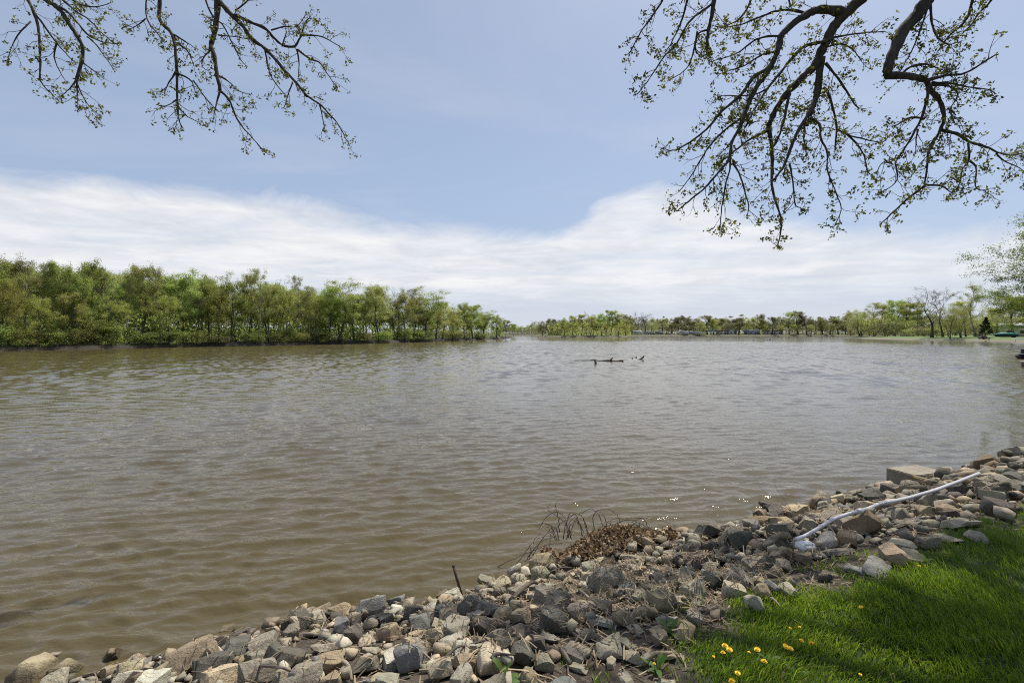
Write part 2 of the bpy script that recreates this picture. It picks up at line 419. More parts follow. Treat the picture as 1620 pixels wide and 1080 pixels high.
# ------------------------------------------------------------------ river: one sheet, waves as geometry near the bank
def build_river():
    rng = np.random.RandomState(5)
    r = [1.6]
    while r[-1] < 4000:
        q = r[-1]
        r.append(q * 1.0062 if q < 42 else q + 0.23 if q < 175 else q * 1.03 if q < 300 else q * 1.12)
    r = np.array(r)
    th = np.radians(np.concatenate([np.arange(-105, -56, 3.0), np.arange(-56, 56, 0.22), np.arange(56, 106, 3.0)]))
    Rr, Th = np.meshgrid(r, th, indexing='ij')
    X, Y = Rr * np.sin(Th), Rr * np.cos(Th)
    step = Rr * np.where(np.abs(Th) < R_(57), 0.0062, 0.06)
    Z = np.zeros_like(X)
    gust = 0.55 + 0.9 * vnoise(X * 0.16, Y * 0.28, 31)
    for i in range(80):
        lam = 0.08 * (0.52 / 0.08) ** rng.uniform()
        a = rng.normal(R_(95), R_(17))               # direction of travel: towards the near bank
        k = 2 * math.pi / lam
        amp = 0.0165 * lam ** 0.90 * rng.uniform(0.5, 1.2) * 0.5
        ph = k * (X * math.cos(a) + Y * math.sin(a)) + rng.uniform(0, 6.28) + 1.2 * vnoise(X * 0.5 / lam ** 0.5 + i * 7.1, Y * 0.5 / lam ** 0.5, i)
        w = np.clip((lam / step - 2.5) / 2.5, 0, 1)
        ca, sa = math.cos(a), math.sin(a)
        along, across = -X * sa + Y * ca, X * ca + Y * sa
        env = 2.2 * vnoise(along / (lam * 6) + i * 3.3, across / (lam * 3.5) + i * 5.7, i + 200) ** 1.7
        Z += w * env * amp * (np.cos(ph) + 0.38 * np.cos(2 * ph) + 0.14 * np.cos(3 * ph))
    Z *= gust * np.clip((60 - Rr) / 25, 0, 1)
    # out on the open water the wind raises longer, steeper waves
    F = np.zeros_like(X)
    for i in range(34):
        lam = rng.uniform(0.52, 0.95); a = rng.normal(R_(97), R_(30)); k = 2 * math.pi / lam
        along, across = -X * math.sin(a) + Y * math.cos(a), X * math.cos(a) + Y * math.sin(a)
        env = 0.45 + 1.15 * vnoise(along / (lam * 4) + i * 2.3, across / (lam * 3) + i * 4.7, i + 400)
        F += env * 0.030 / k * np.cos(k * across + rng.uniform(0, 6.28))
    Z += F * np.clip((Rr - 11) / 22, 0, 1) * np.clip((175 - Rr) / 60, 0, 1)
    n, m = X.shape
    V = np.stack([X, Y, Z], -1).reshape(-1, 3)
    i, j = np.meshgrid(np.arange(n - 1), np.arange(m - 1), indexing='ij')
    Q = np.stack([i * m + j, (i + 1) * m + j, (i + 1) * m + j + 1, i * m + j + 1], -1).reshape(-1, 4)
    Q = Q[:, ::-1]
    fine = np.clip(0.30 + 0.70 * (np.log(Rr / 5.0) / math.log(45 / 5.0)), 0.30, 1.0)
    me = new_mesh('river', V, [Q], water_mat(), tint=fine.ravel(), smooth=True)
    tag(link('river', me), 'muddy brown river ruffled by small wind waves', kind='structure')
build_river()

# riverbed / ground sheet out to the horizon
def build_ground():
    V = [[-6000, -6000, -1.7], [6000, -6000, -1.7], [6000, 6000, -1.7], [-6000, 6000, -1.7]]
    tag(link('ground', new_mesh('ground', V, [[[0, 1, 2, 3]]], plain_mat('river_mud', (0.09, 0.07, 0.045), 0.95, 0.2, 0.3))), kind='structure')
build_ground()

# near bank soil
def build_bank():
    us = np.concatenate([np.arange(-60, -8, 2.0), np.arange(-8, 14, 0.07), np.arange(14, 66, 2.0)])
    vs = np.concatenate([np.arange(-6, -1, 0.5), np.arange(-1, 5, 0.07), np.arange(5, 40, 2.5)])
    U, W = np.meshgrid(us, vs, indexing='ij')
    X, Y = to_xy(U, W)
    Z = bank_h(U, W)
    n, m = U.shape
    i, j = np.meshgrid(np.arange(n - 1), np.arange(m - 1), indexing='ij')
    Q = np.stack([i * m + j, i * m + j + 1, (i + 1) * m + j + 1, (i + 1) * m + j], -1).reshape(-1, 4)
    lm = lawn_mask(X, Y)
    me = new_mesh('bank', np.stack([X, Y, Z], -1).reshape(-1, 3), [Q], M_SOIL, tint=lm.ravel(), smooth=True)
    tag(link('bank', me), kind='structure')
build_bank()

# far land
def land(name, poly, top, mat, seed=0, rim=(1.6, 0.5), step=5.0, jit=0.9):
    rng = random.Random(seed)
    P = []
    n = len(poly)
    for i in range(n):
        a, b = np.array(poly[i], float), np.array(poly[(i + 1) % n], float)
        k = max(1, int(min(60, np.linalg.norm(b - a) / step)))
        for q in range(k): P.append(a + (b - a) * q / k)
    P = np.array(P)
    T = np.roll(P, -1, 0) - np.roll(P, 1, 0); T /= np.linalg.norm(T, axis=1)[:, None]
    area = 0.5 * np.sum(P[:, 0] * np.roll(P[:, 1], -1) - P[:, 1] * np.roll(P[:, 0], -1))
    IN = np.stack([-T[:, 1], T[:, 0]], 1) * (1 if area > 0 else -1)
    P = P + IN * np.array([[rng.uniform(-jit, jit)] for _ in P])
    rings = [(-1.2, -0.6), (0.0, 0.02), (rim[1], top * 0.55), (rim[0], top)]
    V, Q = [], []
    N_ = len(P)
    for d, z in rings:
        zz = z + (np.array([rng.uniform(-.08, .08) for _ in P]) if z > 0.1 else 0)
        V.append(np.column_stack([P + IN * d, np.broadcast_to(zz, (N_,))]))
    for k in range(3):
        for i in range(N_):
            j = (i + 1) % N_
            q = [k * N_ + i, k * N_ + j, (k + 1) * N_ + j, (k + 1) * N_ + i]
            Q.append(q if area > 0 else q[::-1])
    Vt = np.concatenate(V)
    tris = tessellate_polygon([[Vector((v[0], v[1], 0)) for v in V[3]]])
    T_ = np.array(tris) + 3 * N_
    # make the lid face up
    a, b, c = Vt[T_[:, 0], :2], Vt[T_[:, 1], :2], Vt[T_[:, 2], :2]
    cr = (b - a)[:, 0] * (c - a)[:, 1] - (b - a)[:, 1] * (c - a)[:, 0]
    T_[cr < 0] = T_[cr < 0][:, ::-1]
    return tag(link(name, new_mesh(name, Vt, [np.array(Q), T_], mat)), kind='structure')
M_WOODFLOOR = land_mat('wood_floor', (0.040, 0.031, 0.022), (0.030, 0.040, 0.014), (0.04, 0.035, 0.02))
M_FARLAND = land_mat('far_grass', (0.12, 0.10, 0.07), (0.09, 0.12, 0.03), (0.10, 0.10, 0.045))
M_PARK = land_mat('park_grass', (0.19, 0.165, 0.13), (0.075, 0.17, 0.015), (0.10, 0.17, 0.02))
LEFT_SHORE = [(-400, -60), (-200, 15), (-110, 48), (-72.6, 64.5), (-66, 78), (-53, 93.6), (-34, 117), (-19, 155), (-3, 208), (1, 300)]
land('wooded_bank', LEFT_SHORE + [(-15, 350), (-90, 430), (-400, 440), (-700, 200)], 0.8, M_WOODFLOOR, 1)
land('far_shore', [(-1500, 640), (-200, 615), (0, 605), (24, 592), (24, 450), (15, 330), (18, 280), (40, 267), (62, 268), (76, 300), (95, 370), (150, 398),
                   (310, 414), (420, 410), (900, 500), (4000, 1500), (4000, 4000), (-4000, 4000), (-4000, 900)], 1.3, M_FARLAND, 2, rim=(4, 1.5), step=12)
land('park_point', [(52, 29), (62, 38), (72, 50), (77, 62), (91, 80), (124, 106), (148, 132), (153, 156), (149, 163), (156, 188), (172, 228), (176, 240), (184, 238), (230, 260),
                    (300, 330), (700, 330), (700, 20), (100, 10)], 1.1, M_PARK, 3, rim=(7, 2.2))
# ------------------------------------------------------------------ riprap stones
STONE_COLS = {   # plain-English colour -> base colour
    'cream': (0.60, 0.53, 0.41), 'white': (0.68, 0.655, 0.59), 'tan': (0.45, 0.375, 0.275), 'pale grey': (0.47, 0.44, 0.375),
    'grey': (0.34, 0.318, 0.272), 'dark grey': (0.155, 0.147, 0.134), 'bluish grey': (0.27, 0.28, 0.285), 'brown': (0.26, 0.20, 0.135)}
def stone_mat(attr):
    mt, nt, N, L = nodes('stone' if not attr else 'rubble_stone')
    out = N('ShaderNodeOutputMaterial'); p = N('ShaderNodeBsdfPrincipled'); L(p.outputs[0], out.inputs[0])
    g = N('ShaderNodeNewGeometry')
    if attr:
        a = N('ShaderNodeAttribute'); a.attribute_name = 'stone_colour'; base = a.outputs['Color']
        vec = g.outputs['Position']
    else:
        oi = N('ShaderNodeObjectInfo'); base = oi.outputs['Color']
        tc = N('ShaderNodeTexCoord'); va = N('ShaderNodeVectorMath'); va.operation = 'ADD'
        sc = N('ShaderNodeVectorMath'); sc.operation = 'SCALE'; sc.inputs['Scale'].default_value = 37.0
        cb = N('ShaderNodeCombineXYZ')
        for i in range(3): L(oi.outputs['Random'], cb.inputs[i])
        L(cb.outputs[0], sc.inputs[0]); L(tc.outputs['Object'], va.inputs[0]); L(sc.outputs[0], va.inputs[1]); vec = va.outputs[0]
    k = 1.0 if not attr else 7.0
    n1 = tex(N, L, 'ShaderNodeTexNoise', vec, 1.6 * k, Detail=8.0, Roughness=0.68, Distortion=0.4)
    n2 = tex(N, L, 'ShaderNodeTexNoise', vec, 7.0 * k, Detail=8.0, Roughness=0.75)
    vo = tex(N, L, 'ShaderNodeTexVoronoi', vec, 13.0 * k)
    c = mixc(N, L, ramp(N, L, n1.outputs['Fac'], [(0.30, 0.0), (0.72, 1.0)]), mixc(N, L, 1.0, base, (0.72, 0.70, 0.66), 'MULTIPLY'), mixc(N, L, 1.0, base, (1.22, 1.20, 1.16), 'MULTIPLY'))
    c = mixc(N, L, ramp(N, L, n2.outputs['Fac'], [(0.58, 0.0), (0.72, 0.45)]), c, mixc(N, L, 1.0, base, (0.40, 0.37, 0.33), 'MULTIPLY'))
    c = mixc(N, L, ramp(N, L, n2.outputs['Fac'], [(0.28, 0.5), (0.42, 0.0)]), c, mixc(N, L, 0.5, base, (0.55, 0.52, 0.45)))
    c = mixc(N, L, ramp(N, L, vo.outputs['Distance'], [(0.05, 0.35), (0.22, 0.0)]), c, (0.06, 0.055, 0.05))
    # soil and dried silt smeared over the stones
    dn = tex(N, L, 'ShaderNodeTexNoise', g.outputs['Position'], 5.0, Detail=7.0, Roughness=0.7)
    c = mixc(N, L, ramp(N, L, dn.outputs['Fac'], [(0.52, 0.0), (0.70, 0.45)]), c, (0.19, 0.155, 0.11))
    # wet band just above the water
    s = N('ShaderNodeSeparateXYZ'); L(g.outputs['Position'], s.inputs[0])
    z = math_(N, L, 'ADD', s.outputs[2], math_(N, L, 'MULTIPLY', n1.outputs['Fac'], 0.06))
    wet = ramp(N, L, z, [(0.085, 1.0), (0.135, 0.0)])
    L(mixc(N, L, wet, c, mixc(N, L, 1.0, c, (0.42, 0.40, 0.36), 'MULTIPLY')), p.inputs['Base Color'])
    L(math_(N, L, 'SUBTRACT', 0.88, math_(N, L, 'MULTIPLY', wet, 0.5)), p.inputs['Roughness'])
    p.inputs['Specular IOR Level'].default_value = 0.35
    hsum = math_(N, L, 'ADD', n2.outputs['Fac'], math_(N, L, 'MULTIPLY', n1.outputs['Fac'], 1.5))
    bp = N('ShaderNodeBump'); bp.inputs['Strength'].default_value = 0.75; bp.inputs['Distance'].default_value = 0.05 if not attr else 0.008
    L(hsum, bp.inputs['Height']); L(bp.outputs[0], p.inputs['Normal'])
    return mt
M_STONE, M_RUBBLE = stone_mat(False), stone_mat(True)

def stone_proto(seed, kind):
    """angular broken stone inside a unit box; returns hull planes and low and fine meshes"""
    rng = np.random.RandomState(seed)
    dims = {'block': (1, 0.8, 0.66), 'slab': (1, 0.74, 0.20), 'wedge': (1, 0.66, 0.52), 'round': (1, 0.85, 0.72)}[kind] * rng.uniform(0.9, 1.1, 3)
    n, pw = {'block': (17, 5.0), 'slab': (18, 5.0), 'wedge': (11, 3.0), 'round': (30, 2.4)}[kind]
    if kind in ('block', 'slab'):
        bm = bmesh.new(); bmesh.ops.create_cube(bm, size=2.0)
        for v in bm.verts: v.co += Vector(rng.uniform(-0.38, 0.12, 3))
        for _ in range(rng.randint(9, 15)):
            d = rng.normal(size=3); d /= np.linalg.norm(d)
            sup = max(v.co.dot(Vector(d)) for v in bm.verts)
            bmesh.ops.bisect_plane(bm, geom=list(bm.verts) + list(bm.edges) + list(bm.faces), plane_co=Vector(d) * sup * rng.uniform(0.62, 0.90), plane_no=Vector(d), clear_outer=True)
        P = np.array([v.co[:] for v in bm.verts]); bm.free()
    else:
        d = rng.normal(size=(n, 3)); d /= np.linalg.norm(d, axis=1)[:, None]
        P = d / (np.abs(d) ** pw).sum(1)[:, None] ** (1 / pw) * rng.uniform(0.84, 1.0, n)[:, None]
    if kind == 'wedge': P[:, 2] *= 1 - 0.45 * P[:, 0]; P[:, 1] *= 1 - 0.25 * P[:, 0]
    P = P / np.abs(P).max(0) * dims / 2
    bm = bmesh.new()
    for p in P: bm.verts.new(p)
    bmesh.ops.convex_hull(bm, input=bm.verts)
    for v in [v for v in bm.verts if not v.link_faces]: bm.verts.remove(v)
    bm.normal_update()
    planes = np.array([list(f.normal) + [f.normal.dot(f.verts[0].co)] for f in bm.faces])
    lowV = np.array([v.co[:] for v in bm.verts]); bm.verts.index_update()
    lowF = np.array([[v.index for v in f.verts] for f in bm.faces])
    bmesh.ops.dissolve_limit(bm, angle_limit=R_(6), verts=bm.verts, edges=bm.edges)
    bmesh.ops.bevel(bm, geom=list(bm.edges), offset=0.016 if kind != 'round' else 0.05, segments=1, affect='EDGES', clamp_overlap=True)
    bmesh.ops.triangulate(bm, faces=bm.faces)
    long_ = [e for e in bm.edges if e.calc_length() > 0.16]
    bmesh.ops.subdivide_edges(bm, edges=long_, cuts=1)
    bmesh.ops.triangulate(bm, faces=bm.faces)
    long_ = [e for e in bm.edges if e.calc_length() > 0.16]
    bmesh.ops.subdivide_edges(bm, edges=long_, cuts=1)
    bmesh.ops.triangulate(bm, faces=bm.faces)
    bm.normal_update()
    off = Vector((seed * 3.1, seed * 1.7, 0))
    mv = []
    for v in bm.verts:
        q = v.co + off
        a = 0.034 * mnoise.noise(q * 3.0) + 0.020 * mnoise.noise(q * 9) - 0.006
        mv.append(v.normal * a)
    for v, m_ in zip(bm.verts, mv): v.co += m_
    me = bpy.data.meshes.new('stone'); bm.to_mesh(me); bm.free()
    me.polygons.foreach_set('use_smooth', np.ones(len(me.polygons), bool))
    me.set_sharp_from_angle(angle=R_(32))
    me.materials.append(M_STONE)
    return dict(kind=kind, planes=planes, lowV=lowV, lowF=lowF, mesh=me)
PROTOS = [stone_proto(i + 1, k) for i, k in enumerate(['block'] * 8 + ['slab'] * 6 + ['wedge'] * 6 + ['round'] * 3)]
BYKIND = {k: [p for p in PROTOS if p['kind'] == k] for k in ('block', 'slab', 'wedge', 'round')}

# stones picked out one by one in the photograph: px, py, width px, colour, shape
HAND = '''950 922 50 Pb;885 929 38 Cw;860 895 42 Tb;1053 923 50 Gs;1047 894 44 Gs;1010 899 26 Pb;995 972 36 Tb;1028 962 30 Tr;921 962 38 Gb;877 983 52 Db;879 955 44 Gb;956 956 32 Gb
1002 877 42 Gs;843 1062 32 Tr;893 1062 46 Bs;918 1037 34 Ps;910 1013 52 Gs;1004 1033 38 Cw;974 1033 20 Cb;774 1035 52 Cb;1099 930 42 Pb;1090 908 32 Pb;831 967 32 Tb;768 960 36 Gb;768 988 46 Db;1013 935 24 Pb
793 909 28 Tw;766 916 32 Wb;463 1043 58 Db;403 1061 54 Gb;460 986 46 Db;497 976 34 Pb;432 989 26 Cw;521 1048 42 Tb;520 1022 46 Ts;587 1041 42 Gb;624 1038 34 Wb;656 1022 46 Cb;594 1015 38 Ps;621 995 36 Tb
665 989 40 Ts;659 934 32 Bw;587 965 48 Bb;694 1051 42 Cb;712 1010 38 Wb;687 1013 28 Cb;738 955 44 Gb;734 1033 30 Cb;740 1061 40 Pb;576 1063 28 Bw;533 1067 36 Tb;476 1074 58 Gb;419 1017 42 Gb;618 1072 38 Pb
727 937 28 Wb;703 937 24 Cb;47 1070 58 Tr;255 1015 36 Ps;223 1028 32 Bs;259 1026 46 Ws;301 1022 62 Gs;176 1034 36 Nb;332 1034 28 Pb;288 1052 62 Tb;327 1060 62 Db;368 1031 52 Db;368 1007 38 Db;179 1057 38 Tb
210 1044 26 Cb;233 1042 24 Pb;200 1060 26 Ws;104 1063 46 Tr;231 1068 42 Nb;91 1073 42 Pb;156 1052 32 Ps;1118 841 48 Dw;1166 860 46 Db;1090 866 26 Gb;1102 888 38 Db;1193 890 36 Gb;1216 883 40 Gw;1235 877 26 Tb
1222 863 38 Db;1274 876 30 Tb;1249 870 26 Tb;1207 929 28 Tr;1224 927 20 Bb;1245 927 26 Pb;1166 917 42 Gr;1129 913 38 Gb;1189 947 32 Pb;1371 834 56 Nb;1327 863 46 Gs;1354 888 34 Bs;1385 888 52 Bs;1363 795 32 Dw
1324 791 26 Cb;1266 813 46 Tb;1232 844 42 Db;1196 830 36 Nb;1432 854 54 Cs;1446 870 50 Ts;1415 876 42 Tb;1439 763 36 Tw;1521 820 62 Gs;1497 842 42 Gs;1581 803 40 Db;1564 772 32 Gb;1593 727 38 Gb;1562 738 38 Nb
1449 820 52 Gs;1497 809 28 Db;1569 789 46 Gb;1410 775 30 Db;1473 852 34 Gb;1612 735 30 Gb;1605 760 34 Db;1540 842 30 Gb;560 1000 40 Db;545 985 36 Bb;630 955 34 Bb;610 975 30 Db;700 965 34 Bb;660 965 30 Db
820 1000 40 Db;800 1010 36 Db;830 1030 38 Db;850 1010 32 Db;870 1040 30 Gb;1140 880 40 Db;1120 870 34 Db;1180 845 38 Db;1150 850 36 Dw;1290 830 40 Gb;1240 815 34 Gb;1300 800 32 Db'''
LET = {'P': 'pale grey', 'C': 'cream', 'W': 'white', 'T': 'tan', 'G': 'grey', 'D': 'dark grey', 'B': 'bluish grey', 'N': 'brown', 'b': 'block', 's': 'slab', 'w': 'wedge', 'r': 'round'}

CELL = 0.015
GU0, GV0, GNU, GNV = -6.2, -0.75, 1460, 300      # height map of the pile in (u, v)
gu, gv = GU0 + np.arange(GNU) * CELL, GV0 + np.arange(GNV) * CELL
GUU, GVV = np.meshgrid(gu, gv, indexing='ij')
HM = bank_h(GUU, GVV)
HM0 = HM.copy()
def hm(u, v, A=None, r=2):
    A = HM if A is None else A
    i, j = int((u - GU0) / CELL), int((v - GV0) / CELL)
    i, j = min(max(i, r), GNU - r - 1), min(max(j, r), GNV - r - 1)
    return float(A[i - r:i + r + 1, j - r:j + r + 1].mean())
ROT_UV = Matrix.Rotation(math.atan2(TU[1], TU[0]), 3, 'Z')      # local axes x->u, y->-v direction

def drop(rng, proto, size, u, v, tries=5, sink=0.3, flat=False):
    """lower a stone on to the pile, keep the steadiest of a few attitudes, add it to the height map"""
    best = None
    for _ in range(tries):
        du, dv = rng.uniform(-0.25, 0.25, 2) * size * 0.5
        tilt = 0.14 if flat else 0.34
        # world rotation: slope tilt about the shore axis, random tilt, yaw
        R = np.array(Matrix.Rotation(rng.normal(0, tilt), 3, 'X') @ Matrix.Rotation(rng.normal(0, tilt), 3, 'Y') @ Matrix.Rotation(rng.uniform(0, 6.283), 3, 'Z')
                     @ Matrix.Rotation(math.pi * (rng.uniform() < 0.5), 3, 'X'))
        sl = 0.36 if v < 2.3 else 0.08
        S = np.array((ROT_UV @ Matrix.Rotation(-sl, 3, 'X')))
        W = S @ R
        nrm = proto['planes'][:, :3] @ W.T; dd = proto['planes'][:, 3] * size
        # normals in (u, v, z)
        nu, nv, nz = nrm[:, :2] @ TU, nrm[:, :2] @ NV, nrm[:, 2]
        c = int(size * 0.62 / CELL) + 1
        i0, j0 = int((u + du - GU0) / CELL), int((v + dv - GV0) / CELL)
        if i0 - c < 0 or j0 - c < 0 or i0 + c >= GNU or j0 + c >= GNV: continue
        a = (np.arange(-c, c + 1) * CELL)
        A, B = np.meshgrid(a, a, indexing='ij')
        up = nz > 0.02; dn = nz < -0.02
        zt = ((dd[up] - A[..., None] * nu[up] - B[..., None] * nv[up]) / nz[up]).min(-1)
        zb = ((dd[dn] - A[..., None] * nu[dn] - B[..., None] * nv[dn]) / nz[dn]).max(-1)
        side = ~(up | dn)
        ok = zb < zt
        if side.any(): ok &= ((A[..., None] * nu[side] + B[..., None] * nv[side]) <= dd[side]).all(-1)
        if ok.sum() < 3: continue
        H = HM[i0 - c:i0 + c + 1, j0 - c:j0 + c + 1]
        gap = (H - zb)[ok]
        zc = np.quantile(gap, 0.93)
        mg = zc - np.mean(gap)
        cost = mg / size + 0.35 * (zc - np.mean(H)) / size
        if best is None or cost < best[0]: best = (cost, zc - sink * mg, W, i0, j0, c, zt, ok)
    if best is None: return None
    _, zc, W, i0, j0, c, zt, ok = best
    sl = (slice(i0 - c, i0 + c + 1), slice(j0 - c, j0 + c + 1))
    HM[sl] = np.where(ok, np.maximum(HM[sl], zt + zc), HM[sl])
    x, y = to_xy(GU0 + i0 * CELL, GV0 + j0 * CELL)
    return dict(p=proto, size=size, W=W, loc=(float(x), float(y), float(zc)), u=GU0 + i0 * CELL, v=GV0 + j0 * CELL)

BLOCK_C = (6.98, 7.86)          # the square concrete block at the water's edge
MOUND = to_uv(1.05, 4.95)
SU, SV = to_uv(2.35, 3.35)
def stone_ok(u, v, size):
    x, y = to_xy(u, v)
    if lawn_mask(x, y) > 0.25: return False
    if ((u - MOUND[0]) / 0.74) ** 2 + ((v - MOUND[1] + 0.02) / 0.33) ** 2 < 1: return False
    if ((u - SU) / 0.72) ** 2 + ((v - SV) / 0.14) ** 2 < 1: return False
    bu, bv = to_uv(*BLOCK_C)
    if abs(u - bu) < 0.42 + size * .3 and abs(v - bv) < 0.26 + size * .3: return False
    return True
STONES = []
def pile():
    rng = np.random.RandomState(77)
    taken = []
    for tok in HAND.replace('\n', ';').split(';'):
        px, py, w, c = tok.split()
        px, py, w = float(px), float(py), float(w)
        # walk along the ray to the bank surface
        D = 2.0
        while D < 16:
            x, y, z = at(px, py, D)
            u, v = to_uv(x, y)
            if z < max(bank_h(u, v), -0.05) + 0.07: break
            D += 0.02
        size = w / FPX * D * (1.12 if u < 2.2 else 1.0)
        kind = LET[c[1]]
        pr = BYKIND[kind][rng.randint(len(BYKIND[kind]))]
        s = drop(rng, pr, size, float(u), float(v), 6, flat=kind == 'slab')
        if s: s['col'] = LET[c[0]]; s['hand'] = True; STONES.append(s); taken.append((u, v, size))
    # fill between them, large stones first
    tk = np.array(taken)
    def colour(u):
        if u < 0.8: pr = [('cream', .25), ('white', .12), ('tan', .17), ('pale grey', .21), ('grey', .14), ('dark grey', .08), ('bluish grey', .03)]
        elif u < 2.2: pr = [('cream', .14), ('white', .05), ('tan', .20), ('pale grey', .21), ('grey', .25), ('dark grey', .12), ('brown', .03)]
        else: pr = [('cream', .03), ('tan', .09), ('pale grey', .12), ('grey', .38), ('dark grey', .28), ('bluish grey', .04), ('brown', .06)]
        k = rng.uniform() * sum(p for _, p in pr)
        for n_, p_ in pr:
            k -= p_
            if k <= 0: return n_
        return pr[0][0]
    for lo, hi, count, cover in ((0.17, 0.26, 1000, 0.335), (0.11, 0.17, 1900, 0.345), (0.08, 0.13, 2600, 0.38)):
        for _ in range(count):
            u = rng.uniform(-5.6, 14.5); v = rng.uniform(-0.35, 3.2 if u < 0.6 else 2.75)
            size = rng.uniform(lo, hi) * (0.85 if u < 2.4 else 1.1)
            if not stone_ok(u, v, size): continue
            if v > 2.3 and size > 0.16 and rng.uniform() < 0.6: continue
            if np.min((tk[:, 0] - u) ** 2 + (tk[:, 1] - v) ** 2 - (cover * (tk[:, 2] + size)) ** 2) < 0: continue
            kind = rng.choice(['block', 'slab', 'wedge', 'round'], p=[.47, .26, .25, .02])
            s = drop(rng, BYKIND[kind][rng.randint(len(BYKIND[kind]))], size, u, v, 4)
            if s:
                s['col'] = colour(u); STONES.append(s); tk = np.vstack([tk, [u, v, size]])
    # small rubble rolls into the hollows
    from_ = HM.copy()
    for _ in range(4):
        from_ = (from_ + np.roll(from_, 6, 0) + np.roll(from_, -6, 0) + np.roll(from_, 6, 1) + np.roll(from_, -6, 1)) / 5
    k = 0
    while k < 1800:
        best = None
        for _ in range(5):
            u = rng.uniform(-5.4, 14) if rng.uniform() < 0.55 else rng.uniform(-3.5, 3.5); v = rng.uniform(-0.2, 3.1 if u < 0.5 else 2.6)
            i, j = int((u - GU0) / CELL), int((v - GV0) / CELL)
            g_ = from_[i, j] - HM[i, j]
            if stone_ok(u, v, 0.05) and (best is None or g_ > best[0]): best = (g_, u, v)
        k += 1
        if best is None: continue
        size = rng.uniform(0.03, 0.09)
        s = drop(rng, PROTOS[rng.randint(len(PROTOS) - 3)], size, best[1], best[2], 2)
        if s: s['col'] = colour(best[1]); STONES.append(s)
pile()

